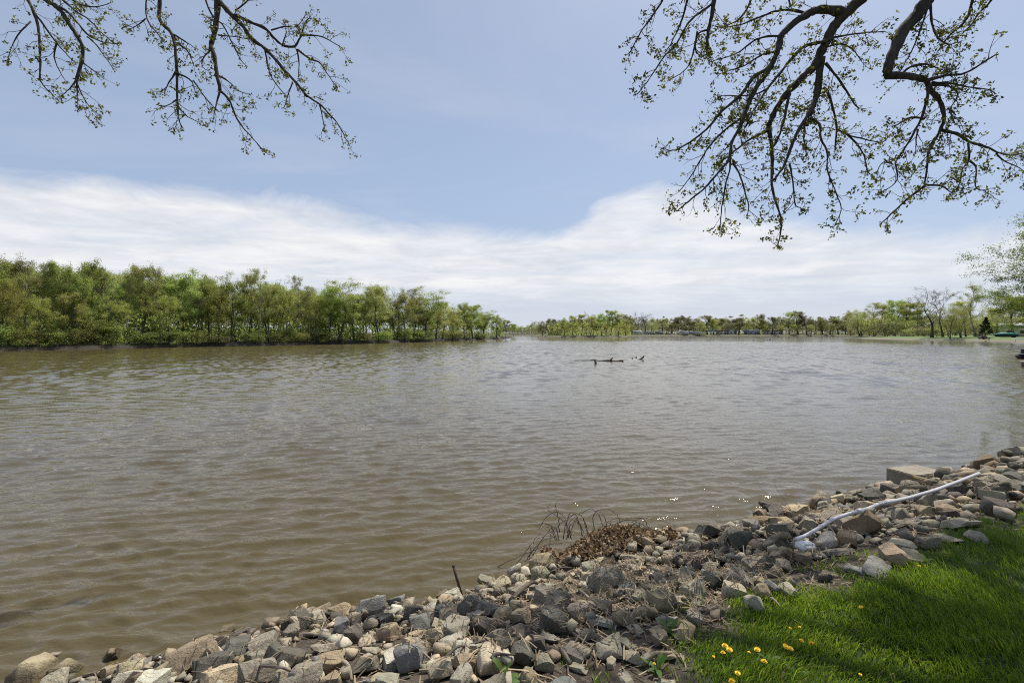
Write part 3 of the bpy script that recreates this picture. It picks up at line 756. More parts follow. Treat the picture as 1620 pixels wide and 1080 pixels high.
def in_frame(p, margin=0):
    px, py = CX + p[0] / p[1] * FPX, HY + (CAM_Z - p[2]) / p[1] * FPX
    return p[1] > 0.3 and -margin < px < 1620 + margin and -margin < py < 1080 + margin, px, py
def place_stones():
    rng = np.random.RandomState(9)
    for s in STONES:
        ok, s['px'], s['py'] = in_frame(s['loc'], 20)
        s['show'] = s['size'] / s['loc'][1] * FPX if ok else 0
    STONES.sort(key=lambda s: (-bool(s.get('hand') and s['show'] > 0), -s['show']))
    single, rest = STONES[:300], STONES[300:]
    single = [s for s in single if s['show'] > 0]
    rest = [s for s in rest]
    # -- words that single a stone out: look, then what it lies by
    marks = [(47, 1070, 'the first stones downstream'), (259, 1020, 'the flat white slab'), (432, 985, 'the cream pointed stone'), (594, 965, 'the shaded heap'),
             (722, 912, 'the iron stake'), (774, 1035, 'the large cream block'), (950, 922, 'the mottled pale boulder'), (950, 848, 'the dead leaf mound'), (1053, 923, 'the tilted grey slab'),
             (1118, 841, 'the dark pointed stone'), (1275, 860, 'the pipe outlet'), (1371, 830, 'the big brown boulder'), (1440, 755, 'the concrete block'), (1432, 854, 'the pale tan slab'),
             (1207, 929, 'the bare soil'), (1590, 727, 'the last stones upstream'), (460, 1045, 'the big dark block')]
    for s in single:
        u, v = s['u'], s['v']
        sw = s['size']
        s['sz'] = 'small' if sw < 0.12 else 'medium' if sw < 0.19 else 'large'
        s['sh'] = {'block': 'blocky', 'slab': 'flat', 'wedge': 'wedge-shaped', 'round': 'rounded'}[s['p']['kind']]
        m_ = min(marks, key=lambda q: (q[0] - s['px']) ** 2 + ((q[1] - s['py']) * 1.6) ** 2)
        d = math.hypot(m_[0] - s['px'], m_[1] - s['py'])
        dx, dy = s['px'] - m_[0], s['py'] - m_[1]
        pos = 'at' if d < 12 else ('beside' if abs(dx) > 1.6 * abs(dy) else 'below' if dy > 0 else 'above')
        s['where'] = (pos, m_[2]) if pos != 'at' else ('by', m_[2])
        s['row'] = 'at the waterline' if v < 0.45 else 'midway up the bank' if v < 1.7 else 'near the top of the bank'
    def lab(s, lvl):
        a = f"{s['sz']} {s['col']} {s['sh']} stone {s['where'][0]} {s['where'][1]}"
        if lvl >= 1: a = f"{s['sz']} {s['col']} {s['sh']} stone {s['row']}, {s['where'][0]} {s['where'][1]}"
        if lvl >= 2:
            nb = min((q for q in single if q is not s), key=lambda q: (q['u'] - s['u']) ** 2 + (q['v'] - s['v']) ** 2)
            a = f"{s['sz']} {s['col']} {s['sh']} stone touching a {nb['col']} {nb['sh']} one {s['where'][0]} {s['where'][1]}"
        return a
    done = {}
    todo = single
    for lvl in range(3):
        by = {}
        for s in todo: by.setdefault(lab(s, lvl), []).append(s)
        nxt = []
        for t, q in by.items():
            if len(q) == 1 and t not in done: done[t] = q[0]; q[0]['label'] = t
            else: nxt += q
        todo = nxt
    by = {}
    for s in todo: by.setdefault(lab(s, 0), []).append(s)
    for t, q in by.items():
        q.sort(key=lambda s: -s['v'])
        for i, s in enumerate(q):
            if len(q) == 1 and t not in done: s['label'] = t; done[t] = s
            else:
                t2 = f"{s['sz']} {s['col']} {s['sh']} stone {s['where'][0]} {s['where'][1]}, {ordinal(len(q) - i)} from water"
                s['label'] = t2
    for s in single:
        o = link('stone', s['p']['mesh'])
        M = Matrix([list(r) for r in s['W']]).to_4x4()
        o.matrix_world = Matrix.Translation(s['loc']) @ M @ Matrix.Scale(s['size'], 4)
        b = np.array(STONE_COLS[s['col']]) * rng.uniform(0.85, 1.15) * rng.uniform(0.96, 1.04, 3) * (1.0, 0.97, 0.88)
        o.color = (*b, 1)
        tag(o, s['label'], 'stone', 'riprap stones along the bank')
    V, F, C, n = [], [], [], 0
    for s in rest:
        v = (s['p']['lowV'] * s['size']) @ s['W'].T + np.array(s['loc'])
        V.append(v); F.append(s['p']['lowF'] + n); n += len(v)
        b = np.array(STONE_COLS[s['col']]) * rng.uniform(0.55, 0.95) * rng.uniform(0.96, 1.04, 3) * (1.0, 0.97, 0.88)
        C.append(np.tile(np.append(b, 1), (len(v), 1)))
    me = new_mesh('rubble', np.concatenate(V), [np.concatenate(F)], M_RUBBLE, col=np.concatenate(C))
    tag(link('rubble', me), 'smaller broken rubble packed between the riprap stones', 'rubble', kind='stuff')
place_stones()
# ------------------------------------------------------------------ trees: grown prototypes
def bend(P, rng, amt):
    n = len(P); t = np.linspace(0, 1, n)[:, None]
    return P + np.sin(t * math.pi * rng.uniform(0.6, 1.6) + rng.uniform(0, 1)) * rng.normal(size=3) * amt * t
def limb_path(p0, d, L, rng, n=6, rise=0.25, wig=0.08):
    P = [np.array(p0, float)]; d = np.array(d, float); d /= np.linalg.norm(d)
    for i in range(n - 1):
        d = d + np.array([0, 0, rise / n]) + rng.normal(size=3) * wig
        d /= np.linalg.norm(d); P.append(P[-1] + d * L / (n - 1))
    return np.array(P)
def rot_dir(d, rng, lo, hi):
    d = d / np.linalg.norm(d)
    e = rng.normal(size=3); e -= d * e.dot(d); e /= np.linalg.norm(e)
    a = R_(rng.uniform(lo, hi)); return d * math.cos(a) + e * math.sin(a)

def grow(seed, H, cb, R, nl, n2, n3, leaves, lsize, rise=0.35, low=25, high=70, tr=None, stems=1, sig=0.22, droop=0.0, shape='round', gappy=0.0, twig=0.004, lean=0.04):
    rng = np.random.RandomState(seed)
    wood, tips, tw = MB(), [], []
    tr = tr or H * 0.0145
    for st in range(stems):
        az0 = st * 2 * math.pi / stems + rng.uniform(0, 1)
        ln = lean if stems == 1 else rng.uniform(0.08, 0.28)
        Hs = H * rng.uniform(0.8, 1.0) if st else H
        k = 9; t = np.linspace(0, 1, k)
        top = np.array([math.cos(az0) * ln * Hs, math.sin(az0) * ln * Hs, Hs * 0.94])
        T = t[:, None] * top + np.array([0, 0, -0.3]) * (t[:, None] == 0)
        T = bend(T, rng, 0.035 * H)
        if stems > 1: T[0, :2] = np.array([math.cos(az0), math.sin(az0)]) * tr * 1.2
        rad = tr * (stems ** -0.4) * ((1 - t) ** 0.8 * 0.93 + 0.06); rad[0] *= 1.5
        wood.tube(T, rad, 7)
        g0 = rng.uniform(0, 6.28)
        for i in range(nl):
            f = cb + (0.97 - cb) * ((i + rng.uniform(0.1, 0.9)) / nl) ** 0.85
            p = np.array([np.interp(f, t, T[:, c]) for c in range(3)])
            g = (f - cb) / (1 - cb)
            prof = {'round': math.sqrt(max(0.05, 1 - (1.55 * g - 0.62) ** 2)), 'vase': 0.5 + 0.55 * g, 'cone': 1.05 - g, 'spread': max(0.35, 1 - 0.75 * g ** 1.5)}[shape]
            az = g0 + i * 2.4 + rng.normal(0, 0.35)
            el = R_(low + (high - low) * g + rng.normal(0, 7))
            L = R * prof * rng.uniform(0.72, 1.12) / max(0.5, math.cos(el) ** 0.5)
            d = np.array([math.cos(az) * math.cos(el), math.sin(az) * math.cos(el), math.sin(el)])
            P = limb_path(p, d, L, rng, 6, rise, 0.10)
            r0 = np.interp(f, t, rad) * rng.uniform(0.42, 0.62)
            wood.tube(P, np.linspace(r0, max(twig * 1.6, r0 * 0.18), 6), 5)
            for j in range(n2):
                q = rng.uniform(0.22, 1.0); a = q * 5; ia = min(4, int(a))
                s0 = P[ia] + (P[ia + 1] - P[ia]) * (a - ia)
                dd = rot_dir(P[ia + 1] - P[ia], rng, 22, 62)
                L2 = L * rng.uniform(0.24, 0.46) * (1.15 - 0.5 * q)
                S = limb_path(s0, dd, L2, rng, 4, rise * 0.8 - droop * 0.5, 0.14)
                r1 = max(twig * 1.4, r0 * 0.38 * (1 - 0.6 * q))
                wood.tube(S, np.linspace(r1, twig, 4), 4, cap=False)
                for m_ in range(n3):
                    a2 = rng.uniform(0.25, 1.0) * 3; ib = min(2, int(a2))
                    w0 = S[ib] + (S[ib + 1] - S[ib]) * (a2 - ib)
                    W = limb_path(w0, rot_dir(S[ib + 1] - S[ib], rng, 20, 60), L2 * rng.uniform(0.35, 0.75), rng, 4, rise * 0.6 - droop, 0.12)
                    wood.tube(W, [twig, twig * 0.9, twig * 0.75, twig * 0.5], 3, cap=False)
                    tw.append(W); tips.append(rng.uniform())
    lv = None
    if leaves:
        tw = np.array(tw); tips = np.array(tips)
        keep = np.nonzero(tips > gappy)[0]
        w = rng.randint(len(keep), size=leaves); w = keep[w]
        q = rng.uniform(0, 3, leaves); ia = np.minimum(2, q.astype(int)); f = (q - ia)[:, None]
        C = tw[w, ia] * (1 - f) + tw[w, ia + 1] * f + rng.normal(size=(leaves, 3)) * sig
        # clump-wise tint: leaves of one twig share a tone
        tint = np.clip(rng.uniform(0, 1, len(tw))[w] * 0.7 + rng.uniform(0, 0.3, leaves), 0, 1)
        lv = leaf_faces(rng, C, lsize, tint)
    return wood, lv

M_BARK = bark_mat('bark', (0.045, 0.037, 0.030), (0.12, 0.105, 0.09), 3.0, 0.5)
M_BARKP = bark_mat('pale_bark', (0.13, 0.12, 0.10), (0.30, 0.285, 0.26), 2.5, 0.4)
M_LF = {'bright': leaf_mat('bright_leaves', (0.206, 0.261, 0.080), (0.369, 0.425, 0.149), 0.62),
        'yellow': leaf_mat('yellow_green_leaves', (0.251, 0.274, 0.097), (0.419, 0.428, 0.178), 0.62),
        'pale': leaf_mat('pale_leaves', (0.195, 0.213, 0.073), (0.329, 0.329, 0.146), 0.5),
        'olive': leaf_mat('olive_buds', (0.262, 0.281, 0.083), (0.409, 0.427, 0.152), 0.62),
        'tan': leaf_mat('tan_buds', (0.281, 0.275, 0.091), (0.427, 0.409, 0.165), 0.62),
        'cove': leaf_mat('cove_leaves', (0.10, 0.15, 0.03), (0.20, 0.255, 0.06), 0.55),
        'dark': leaf_mat('dark_needles', (0.018, 0.032, 0.014), (0.035, 0.055, 0.02), 0.1),
        'grey': leaf_mat('grey_green_leaves', (0.145, 0.145, 0.078), (0.245, 0.238, 0.125), 0.55)}  # budding-oak colour, muted further so the tone stands in for distance haze
TREE_LIB = {}
NOMINAL = {'full': 8.6, 'yellow': 8, 'thin': 7, 'tall': 8, 'olive': 10, 'tan': 11.5, 'bare': 10, 'willow': 12, 'oak': 14, 'oakfull': 14, 'shrub': 20, 'paleshrub': 20, 'bush': 18, 'conifer': 7, 'cove': 12}
def proto_tree(kind, seed):
    """(wood mesh, leaf mesh, height) of one grown tree of about 14 m"""
    key = (kind, seed)
    if key in TREE_LIB: return TREE_LIB[key]
    b, lm, s = M_BARK, 'bright', seed * 17 + 3
    if kind == 'full':     wood, lv = grow(s, 14, 0.26, 3.9, 19, 6, 4, 16380, 0.202, sig=0.3, gappy=0.1, low=28); lm = 'bright'
    elif kind == 'yellow': wood, lv = grow(s, 14, 0.30, 3.6, 18, 6, 4, 14332, 0.187, sig=0.28, gappy=0.15, low=30); lm = 'yellow'
    elif kind == 'thin':   wood, lv = grow(s, 14, 0.30, 3.2, 15, 5, 4, 7098, 0.151, sig=0.24, gappy=0.25, high=78); lm = 'pale'; b = M_BARKP
    elif kind == 'tall':   wood, lv = grow(s, 14, 0.30, 3.4, 16, 6, 4, 11602, 0.187, sig=0.28, gappy=0.2, shape='vase', low=42); lm = 'bright'
    elif kind == 'olive':  wood, lv = grow(s, 14, 0.22, 4.6, 19, 6, 4, 14332, 0.173, sig=0.3, gappy=0.1, low=28); lm = 'olive'
    elif kind == 'tan':    wood, lv = grow(s, 14, 0.08, 5.2, 22, 6, 4, 12967, 0.173, sig=0.3, gappy=0.1, low=10); lm = 'tan'
    elif kind == 'bare':   wood, lv = grow(s, 14, 0.26, 4.6, 14, 8, 6, 0, 0.2, shape='vase', low=38, high=72, twig=0.014, rise=0.35)
    elif kind == 'willow': wood, lv = grow(s, 14, 0.22, 5.2, 18, 7, 5, 11602, 0.173, droop=1.1, sig=0.3, low=30, stems=3); lm = 'yellow'
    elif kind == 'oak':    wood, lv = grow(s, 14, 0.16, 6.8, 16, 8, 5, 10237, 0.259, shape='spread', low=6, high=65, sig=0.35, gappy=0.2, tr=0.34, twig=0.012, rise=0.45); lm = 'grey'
    elif kind == 'oakfull':wood, lv = grow(s, 14, 0.2, 6.6, 15, 8, 5, 11602, 0.245, shape='spread', low=8, high=65, sig=0.35, gappy=0.15, tr=0.3); lm = 'yellow'
    elif kind == 'shrub':  wood, lv = grow(s, 14, 0.04, 9.5, 9, 6, 4, 4200, 0.55, stems=5, low=15, high=60, sig=0.8, tr=0.16, twig=0.03); lm = 'olive'
    elif kind == 'paleshrub': wood, lv = grow(s, 14, 0.04, 10.5, 9, 6, 5, 2600, 0.5, stems=6, low=15, high=60, sig=0.5, tr=0.16, twig=0.05, droop=0.5); lm = 'tan'
    elif kind == 'bush':   wood, lv = grow(s, 14, 0.05, 8.5, 9, 6, 4, 6000, 0.62, stems=4, low=15, high=65, sig=0.9, tr=0.16, twig=0.03); lm = 'bright'
    elif kind == 'cove':   wood, lv = grow(s, 14, 0.12, 5.4, 24, 8, 6, 46000, 0.13, sig=0.22, gappy=0.25, low=5, droop=0.5); lm = 'cove'
    elif kind == 'conifer':wood, lv = grow(s, 14, 0.08, 4.2, 34, 6, 2, 7500, 0.42, shape='cone', low=-5, high=35, rise=0.0, sig=0.25, tr=0.2); lm = 'dark'
    # bring the grown tree to exactly 14 m and its usual breadth
    allV = np.concatenate(wood.V); ref = allV if lv is None else lv[0]
    kz = 14.0 / np.quantile(ref[:, 2], 0.997); kx = 0.5 * NOMINAL[kind] / np.quantile(np.hypot(ref[:, 0], ref[:, 1]), 0.96)
    wood.V = [v * np.array([kx, kx, kz]) for v in wood.V]
    if lv is not None: lv = (lv[0] * np.array([kx, kx, kz]), lv[1], lv[2])
    wm = wood.mesh('trunk', b, smooth=True)
    cm = None
    if lv is not None:
        V, T, t = lv
        cm = new_mesh('crown', V, [T], M_LF[lm], tint=t)
    TREE_LIB[key] = (wm, cm)
    return TREE_LIB[key]
NAMES = {'cove': 'leafy_tree', 'full': 'leafy_tree', 'yellow': 'leafy_tree', 'thin': 'slender_tree', 'tall': 'tall_tree', 'olive': 'budding_tree', 'tan': 'budding_tree', 'bare': 'bare_tree', 'willow': 'willow_tree',
         'oak': 'oak_tree', 'oakfull': 'oak_tree', 'shrub': 'shrub', 'paleshrub': 'shrub', 'bush': 'bush', 'conifer': 'conifer'}
CATS = {'shrub': 'shrub', 'paleshrub': 'shrub', 'bush': 'bush'}
LOOK = {'full': 'bright green bushy tree', 'yellow': 'yellow-green leafy tree', 'thin': 'thin pale tree with sparse leaves', 'tall': 'tall open-crowned green tree', 'olive': 'olive-brown budding tree',
        'tan': 'tan budding low-crowned tree', 'bare': 'leafless grey tree', 'willow': 'yellow-green willow on several stems', 'oak': 'spreading oak with sparse grey-green buds', 'oakfull': 'broad green oak',
        'shrub': 'olive-brown shrub', 'paleshrub': 'pale straw-coloured shrub', 'bush': 'green bush', 'conifer': 'small dark conifer'}
TRNG = np.random.RandomState(42)
def tree(kind, pos, H, W=None, label=None, group=None, seed=None):
    """a tree of height H (m) and crown width W (m) standing at pos"""
    nseed = {'full': 4, 'yellow': 3, 'thin': 3, 'tall': 3, 'olive': 3, 'tan': 2, 'bare': 3, 'oak': 3}.get(kind, 2)
    wm, cm = proto_tree(kind, TRNG.randint(nseed) if seed is None else seed)
    r = link(NAMES[kind], None, loc=pos)
    sz = H / 14.0
    nominal = NOMINAL[kind]
    sx = sz if W is None else min((2.2 if kind in CATS else 1.2) * sz, max(0.6 * sz, W / nominal))
    r.scale = (sx, sx, sz); r.rotation_euler = (0, 0, TRNG.uniform(0, 6.283))
    w = link('branches' if kind == 'bare' else 'trunk', wm, r)
    if cm: link('crown', cm, r)
    tag(r, label, CATS.get(kind, 'tree'), group)
    return r

# --- the wooded bank: front row, read off the photograph from the tip upstream
def shore_depth(px):
    """depth of the wooded bank's waterline in the column px"""
    k = (px - CX) / FPX
    best = None
    for (x0, y0), (x1, y1) in zip(LEFT_SHORE[:-1], LEFT_SHORE[1:]):
        den = (x1 - x0) - k * (y1 - y0)
        if abs(den) < 1e-9: continue
        t = (k * y0 - x0) / den
        y = y0 + (y1 - y0) * t
        if -1e-6 <= t <= 1.0001 and y > 5: best = y if best is None else min(best, y)
    return best or 300.0
FRONT = '''812 512 14 full 8;800 506 24 full 6;786 498 30 full 5;766 487 34 tall 4;748 482 34 full 5;735 479 40 full 6;716 487 34 tan 3;700 470 42 bare 12;690 487 46 tan 3;675 452 58 tall 6;655 456 34 thin 10
640 458 36 yellow 8;622 456 34 bare 9;600 451 54 yellow 5;582 455 34 thin 5;560 464 44 yellow 9;537 440 58 tall 4;520 452 44 full 10;500 466 40 olive 6;488 452 26 thin 5;470 436 24 thin 9;455 452 44 olive 4
444 441 36 bare 8;425 452 34 yellow 7;410 424 30 thin 3;393 431 34 yellow 9;366 432 46 full 8;348 452 40 olive 5;331 437 46 full 10;312 455 36 bare 6;288 427 54 full 9;268 462 42 olive 4;252 421 32 thin 8
224 418 54 yellow 7;204 428 36 thin 10;186 470 40 olive 4;171 428 36 bare 5;150 412 52 full 9;130 436 44 full 6;112 462 44 yellow 4;96 415 48 full 10;78 417 40 thin 12;60 468 46 olive 4;38 403 54 thin 8;14 440 54 olive 4
4 410 60 yellow 9;-24 404 60 full 6;-52 416 60 olive 9;-84 400 70 full 7;-120 396 80 yellow 8'''
LOWROW = '''345 529 44 paleshrub 1.0;540 534 26 paleshrub 1.2;760 526 26 bush 1.5;720 524 34 shrub 1.5;662 522 36 bush 2;606 521 30 bush 2.2;575 524 34 shrub 1.5;510 522 36 bush 2;478 525 30 shrub 1.5;436 525 34 shrub 1.5
398 522 34 bush 2.5;312 522 34 shrub 2;272 520 38 bush 2.5;230 522 40 bush 2.2;176 508 44 bush 2;128 518 44 shrub 2.5;84 520 44 bush 2.2;40 516 50 shrub 2.5;4 512 50 bush 2.5;150 498 40 bush 3;640 515 30 bush 3;455 512 30 bush 3.5'''
def wooded_bank_trees():
    n = 0
    for tok in FRONT.replace('\n', ';').split(';'):
        px, py, w, kind, back = tok.split()
        px, py, w, back = float(px), float(py), float(w), float(back)
        D = shore_depth(px) + back * 0.6 - 0.8
        x, y, _ = at(px, 540, D)
        H = CAM_Z - (py - HY) / FPX * D - 0.75
        n += 1
        tree(kind, (x, y, 0.72), H, w / FPX * D * 1.15, f"{LOOK[kind]}, {ordinal(n)} in the wooded bank from its tip", 'front row of the wooded bank')
    n = 0
    for tok in LOWROW.replace('\n', ';').split(';'):
        px, py, w, kind, back = tok.split()
        px, py, w, back = float(px), float(py), float(w), float(back)
        D = shore_depth(px) + back * .5
        x, y, _ = at(px, 540, D)
        H = max(1.0, CAM_Z - (py - HY) / FPX * D - 0.6)
        tree(kind, (x, y, 0.55), H, w / FPX * D * 1.1, None, 'shrubs at the water under the wooded bank')['_px'] = px
    rows = sorted([o for o in bpy.data.objects if '_px' in o.keys()], key=lambda o: -o['_px'])
    pxs = [q['_px'] for q in rows]
    for i, o in enumerate(rows):
        look = {'shrub': 'low brown-green shrub', 'bush': 'low green bush'}[o['category']]
        if i == pxs.index(345): look = 'pale straw-coloured drooping shrub'
        tag(o, f"{look} at the wooded bank's waterline, {ordinal(i + 1)} from the tip"); del o['_px']
    # rows behind, the wood's depth
    rng = np.random.RandomState(8)
    for row, (d0, d1, step) in enumerate(((11, 17, 24), (18, 27, 26), (28, 42, 30))):
        px = 790.0
        while px > -120:
            D = shore_depth(px) + rng.uniform(d0, d1)
            x, y, _ = at(px, 540, D)
            top = np.interp(px, [-120, 0, 100, 200, 300, 400, 500, 600, 700, 760, 790], [420, 420, 424, 430, 440, 446, 458, 462, 478, 496, 505]) + rng.uniform(-3, 16)
            H = max(5.0, CAM_Z - (top - HY) / FPX * D - 0.8)
            kind = rng.choice(['full', 'yellow', 'olive', 'thin', 'bare', 'tall'], p=[.34, .2, .18, .1, .06, .12])
            tree(kind, (x, y, 0.78), H, H * 0.66, 'tree within the wood behind its front row', 'trees deeper in the wooded bank')
            px -= step * rng.uniform(0.7, 1.3)
    # a dense thicket floor (one mass nobody could count) that closes the view between the trunks
    C = []
    for k in range(20000):
        px = rng.uniform(-130, 797); D = shore_depth(px) * rng.uniform(1.0, 1.02) + rng.uniform(1.5, 24); x, y, _ = at(px, 540, D)
        hmax = min(5.4, 0.8 + 0.35 * (D - shore_depth(px))) + 3.5 * vnoise(x * 0.18, y * 0.18, 5) ** 1.3
        C.append((x, y, 0.7 + hmax * rng.uniform(0, 1) ** 0.8))
    for k in range(16000):
        px = rng.uniform(-130, 800); D = shore_depth(px) + rng.uniform(22, 44); x, y, _ = at(px, 540, D)
        top = np.interp(px, [-120, 0, 200, 400, 600, 700, 760, 800], [428, 428, 440, 456, 472, 486, 502, 512])
        C.append((x, y, 0.7 + max(2.0, CAM_Z - (top - HY) / FPX * D - 0.8) * (0.62 + 0.32 * vnoise(x * 0.15, y * 0.15, 9)) * rng.uniform(0, 1)))
    V, T, t = leaf_faces(rng, np.array(C), 0.5)
    tag(link('undergrowth', new_mesh('undergrowth', V, [T], M_LF['bright'], tint=t * 0.5)), 'tangled green undergrowth filling the wooded bank behind its front trees', 'undergrowth', kind='stuff')
    # a dense thicket floor that closes the view between trunks
    for k in range(34):
        px = 780 - k * 26 + rng.uniform(-8, 8)
        D = shore_depth(px) + rng.uniform(14, 30)
        x, y, _ = at(px, 540, D)
        tree(rng.choice(['bush', 'shrub']), (x, y, 0.7), rng.uniform(2.4, 4.6), rng.uniform(6, 10), 'undergrowth bush in the shade deep inside the wooded bank', 'undergrowth inside the wooded bank')
wooded_bank_trees()

# --- island point, far shore, far wood
ISLE = '''858 514 18 oak 296;868 506 20 oak 300;881 507 22 oak 296;893 505 22 yellow 285;906 502 26 yellow 282;920 500 26 yellow 279;934 496 40 bare 300;938 501 26 yellow 276;952 499 26 full 280;966 494 32 full 283;978 499 28 yellow 280;990 506 24 yellow 284
897 514 20 olive 276;912 514 22 olive 274;928 515 24 tan 273;945 512 22 yellow 273;960 514 24 tan 273;976 515 26 tan 274;990 517 22 olive 277;1000 516 14 yellow 282'''
FAR = '''1008 496 26 bare;994 501 24 oak;1022 498 24 bare;1034 505 20 bare;1047 507 20 oakfull;1062 512 12 oak;1073 504 20 oak;1085 502 22 oak;1096 507 20 oak;1106 512 18 oakfull;1119 502 22 oak;1129 506 18 oakfull
1143 506 20 oak;1157 503 18 oak;1169 501 24 oak;1181 505 20 olive;1191 504 18 yellow;1201 500 16 oak;1209 506 16 olive;1222 504 16 oak;1234 503 18 thin;1249 498 22 yellow;1262 496 26 oak;1276 503 18 oak;1289 503 18 bare
1301 504 18 oak;1313 503 20 oak;1326 504 20 oak;1338 506 18 oak;1165 517 12 yellow;1300 514 22 yellow;1318 514 18 yellow;1282 515 16 olive;1255 515 16 olive;1236 516 14 olive;1030 513 14 olive;1114 517 10 yellow
1352 508 20 oak;1214 516 14 olive'''
def far_trees():
    for i, tok in enumerate(ISLE.replace('\n', ';').split(';')):
        px, py, w, kind, D = tok.split(); px, py, w, D = float(px), float(py), float(w), float(D)
        x, y, _ = at(px, 540, D)
        tree(kind, (x, y, 1.2), (CAM_Z - (py - HY) / FPX * D - 1.2) * 1.1, w / FPX * D * 1.55, f"{LOOK[kind]} on the wooded point in midriver, {ordinal(i + 1)} of its trees", 'trees on the midriver point')
    toks = FAR.replace('\n', ';').split(';')
    order = sorted(range(len(toks)), key=lambda i: float(toks[i].split()[0]))
    for n, i in enumerate(order):
        px, py, w, kind = toks[i].split(); px, py, w = float(px), float(py), float(w)
        D = float(np.interp(px, [1000, 1045, 1400], [392, 412, 432])) + TRNG.uniform(-3, 6)
        if py > 511: D -= 10
        x, y, _ = at(px, 540, D)
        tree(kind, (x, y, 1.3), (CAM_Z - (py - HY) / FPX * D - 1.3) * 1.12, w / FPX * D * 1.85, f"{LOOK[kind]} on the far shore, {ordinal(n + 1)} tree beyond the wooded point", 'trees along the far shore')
    rng = np.random.RandomState(3)
    for k in range(66):
        px = 996 + k * 6.4 + rng.uniform(-3, 3); D = rng.uniform(470, 540)
        x, y, _ = at(px, 540, D)
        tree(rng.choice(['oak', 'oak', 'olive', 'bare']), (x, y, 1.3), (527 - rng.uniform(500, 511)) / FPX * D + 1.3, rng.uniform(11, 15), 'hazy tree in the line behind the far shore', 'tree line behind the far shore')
    C = []
    for k in range(62000):
        px = rng.uniform(840, 1420); D = rng.uniform(436, 560); x, y, _ = at(px, 540, D)
        C.append((x, y, 1.2 + (8.5 + 8 * vnoise(x * 0.05, y * 0.05, 6)) * rng.uniform(0, 1)))
    for k in range(20000):
        px = rng.uniform(1340, 1720); D = rng.uniform(268, 330); x, y, _ = at(px, 540, D)
        C.append((x, y, 1.2 + (6 + 8 * vnoise(x * 0.08, y * 0.08, 6)) * rng.uniform(0, 1)))
    for k in range(9000):
        px = rng.uniform(780, 862); D = rng.uniform(630, 700); x, y, _ = at(px, 540, D)
        C.append((x, y, 1.2 + (5 + 8 * vnoise(x * 0.05, y * 0.05, 6)) * rng.uniform(0, 1)))
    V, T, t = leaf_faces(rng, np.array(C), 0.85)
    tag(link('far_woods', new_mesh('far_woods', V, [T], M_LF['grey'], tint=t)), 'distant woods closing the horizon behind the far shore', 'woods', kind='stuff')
    C = []
    for k in range(26000):
        px = rng.uniform(866, 998); D = rng.uniform(282, 330) if px < 972 else rng.uniform(300, 330); x, y, _ = at(px, 540, D)
        top = np.interp(px, [866, 900, 935, 966, 985, 998], [6.5, 8.5, 10, 11, 9, 6])
        C.append((x, y, 1.2 + top * (0.8 + 0.45 * vnoise(x * 0.12, y * 0.12, 6)) * rng.uniform(0, 1) ** 0.8))
    V, T, t = leaf_faces(rng, np.array(C), 0.55)
    tag(link('thicket', new_mesh('thicket', V, [T], M_LF['yellow'], tint=t)), 'dense yellow-green thicket filling the wooded point between its trees', 'thicket', kind='stuff')
    for k in range(16):
        px = 806 + k * 4 + rng.uniform(-1.5, 1.5); D = rng.uniform(618, 650)
        x, y, _ = at(px, 540, D)
        tree(rng.choice(['full', 'yellow', 'olive']), (x, y, 1.3), (527 - rng.uniform(512, 518)) / FPX * D + 1.3, rng.uniform(9, 13), 'distant green tree closing the channel behind the point', 'trees at the end of the channel')
far_trees()

# --- park point on the other side of the cove
PARK = '''1360 491 44 willow 236 1.0|olive-green willow overhanging the water at the very tip of the park point;1384 499 40 shrub 226 1.0|brown budding shrub second from the tip of the park point;1404 508 28 paleshrub 214 1.0|greyish bare shrub third from the tip of the park point
1382 481 30 thin 262 1.2|pale thin-leaved tree behind the willow at the park point's tip;1400 483 26 yellow 262 1.2|yellow-green tree behind the brown shrub on the park point;1416 477 36 full 252 1.2|dense bright green tree, roundest on the park point;1434 482 30 yellow 246 1.2|yellow-green tree between the dense green tree and the bare one
1452 480 34 yellow 240 1.2|yellow-green tree just behind the bare tree;1474 456 60 bare 172 1.0|large leafless grey tree standing alone on the park shore;1492 459 40 bare 176 1.0|leafless slim tree beside the large bare one
1503 484 30 willow 160 1.0|drooping green willow, first of two on the park shore;1520 486 34 willow 163 1.0|drooping green willow, second of two on the park shore;1543 450 46 thin 178 1.1|tall thin-leaved tree with forked trunk above the park lawn;1528 478 30 yellow 190 1.1|yellow-green tree behind the forked one
1559 503 14 conifer 152 1.05|small dark conifer by the rock heap on the park shore;1604 470 80 oakfull 158 1.1|broad olive oak with leaning trunk behind the covered boat;1576 490 40 oakfull 190 1.1|green oak behind the small conifer;1640 466 70 oak 150 1.1|sparse oak at the edge of the park
1433 527 26 paleshrub 200 1.0|low yellow dry shrub on the park shore;1462 517 30 paleshrub 205 1.0|brown dry hedge shrub behind the large bare tree;1482 518 30 shrub 200 1.0|brown shrub between the two bare trees;1445 520 26 shrub 215 1.0|brown shrub next to the low yellow one
1548 512 30 shrub 195 1.1|shaded shrub behind the small conifer;1590 508 34 bush 200 1.1|shaded bush behind the covered boat;1622 512 40 bush 190 1.1|shaded bush beside the house;1500 505 30 bush 205 1.1|green bush behind the drooping willows;1425 505 30 bush 235 1.1|green bush under the dense bright tree'''
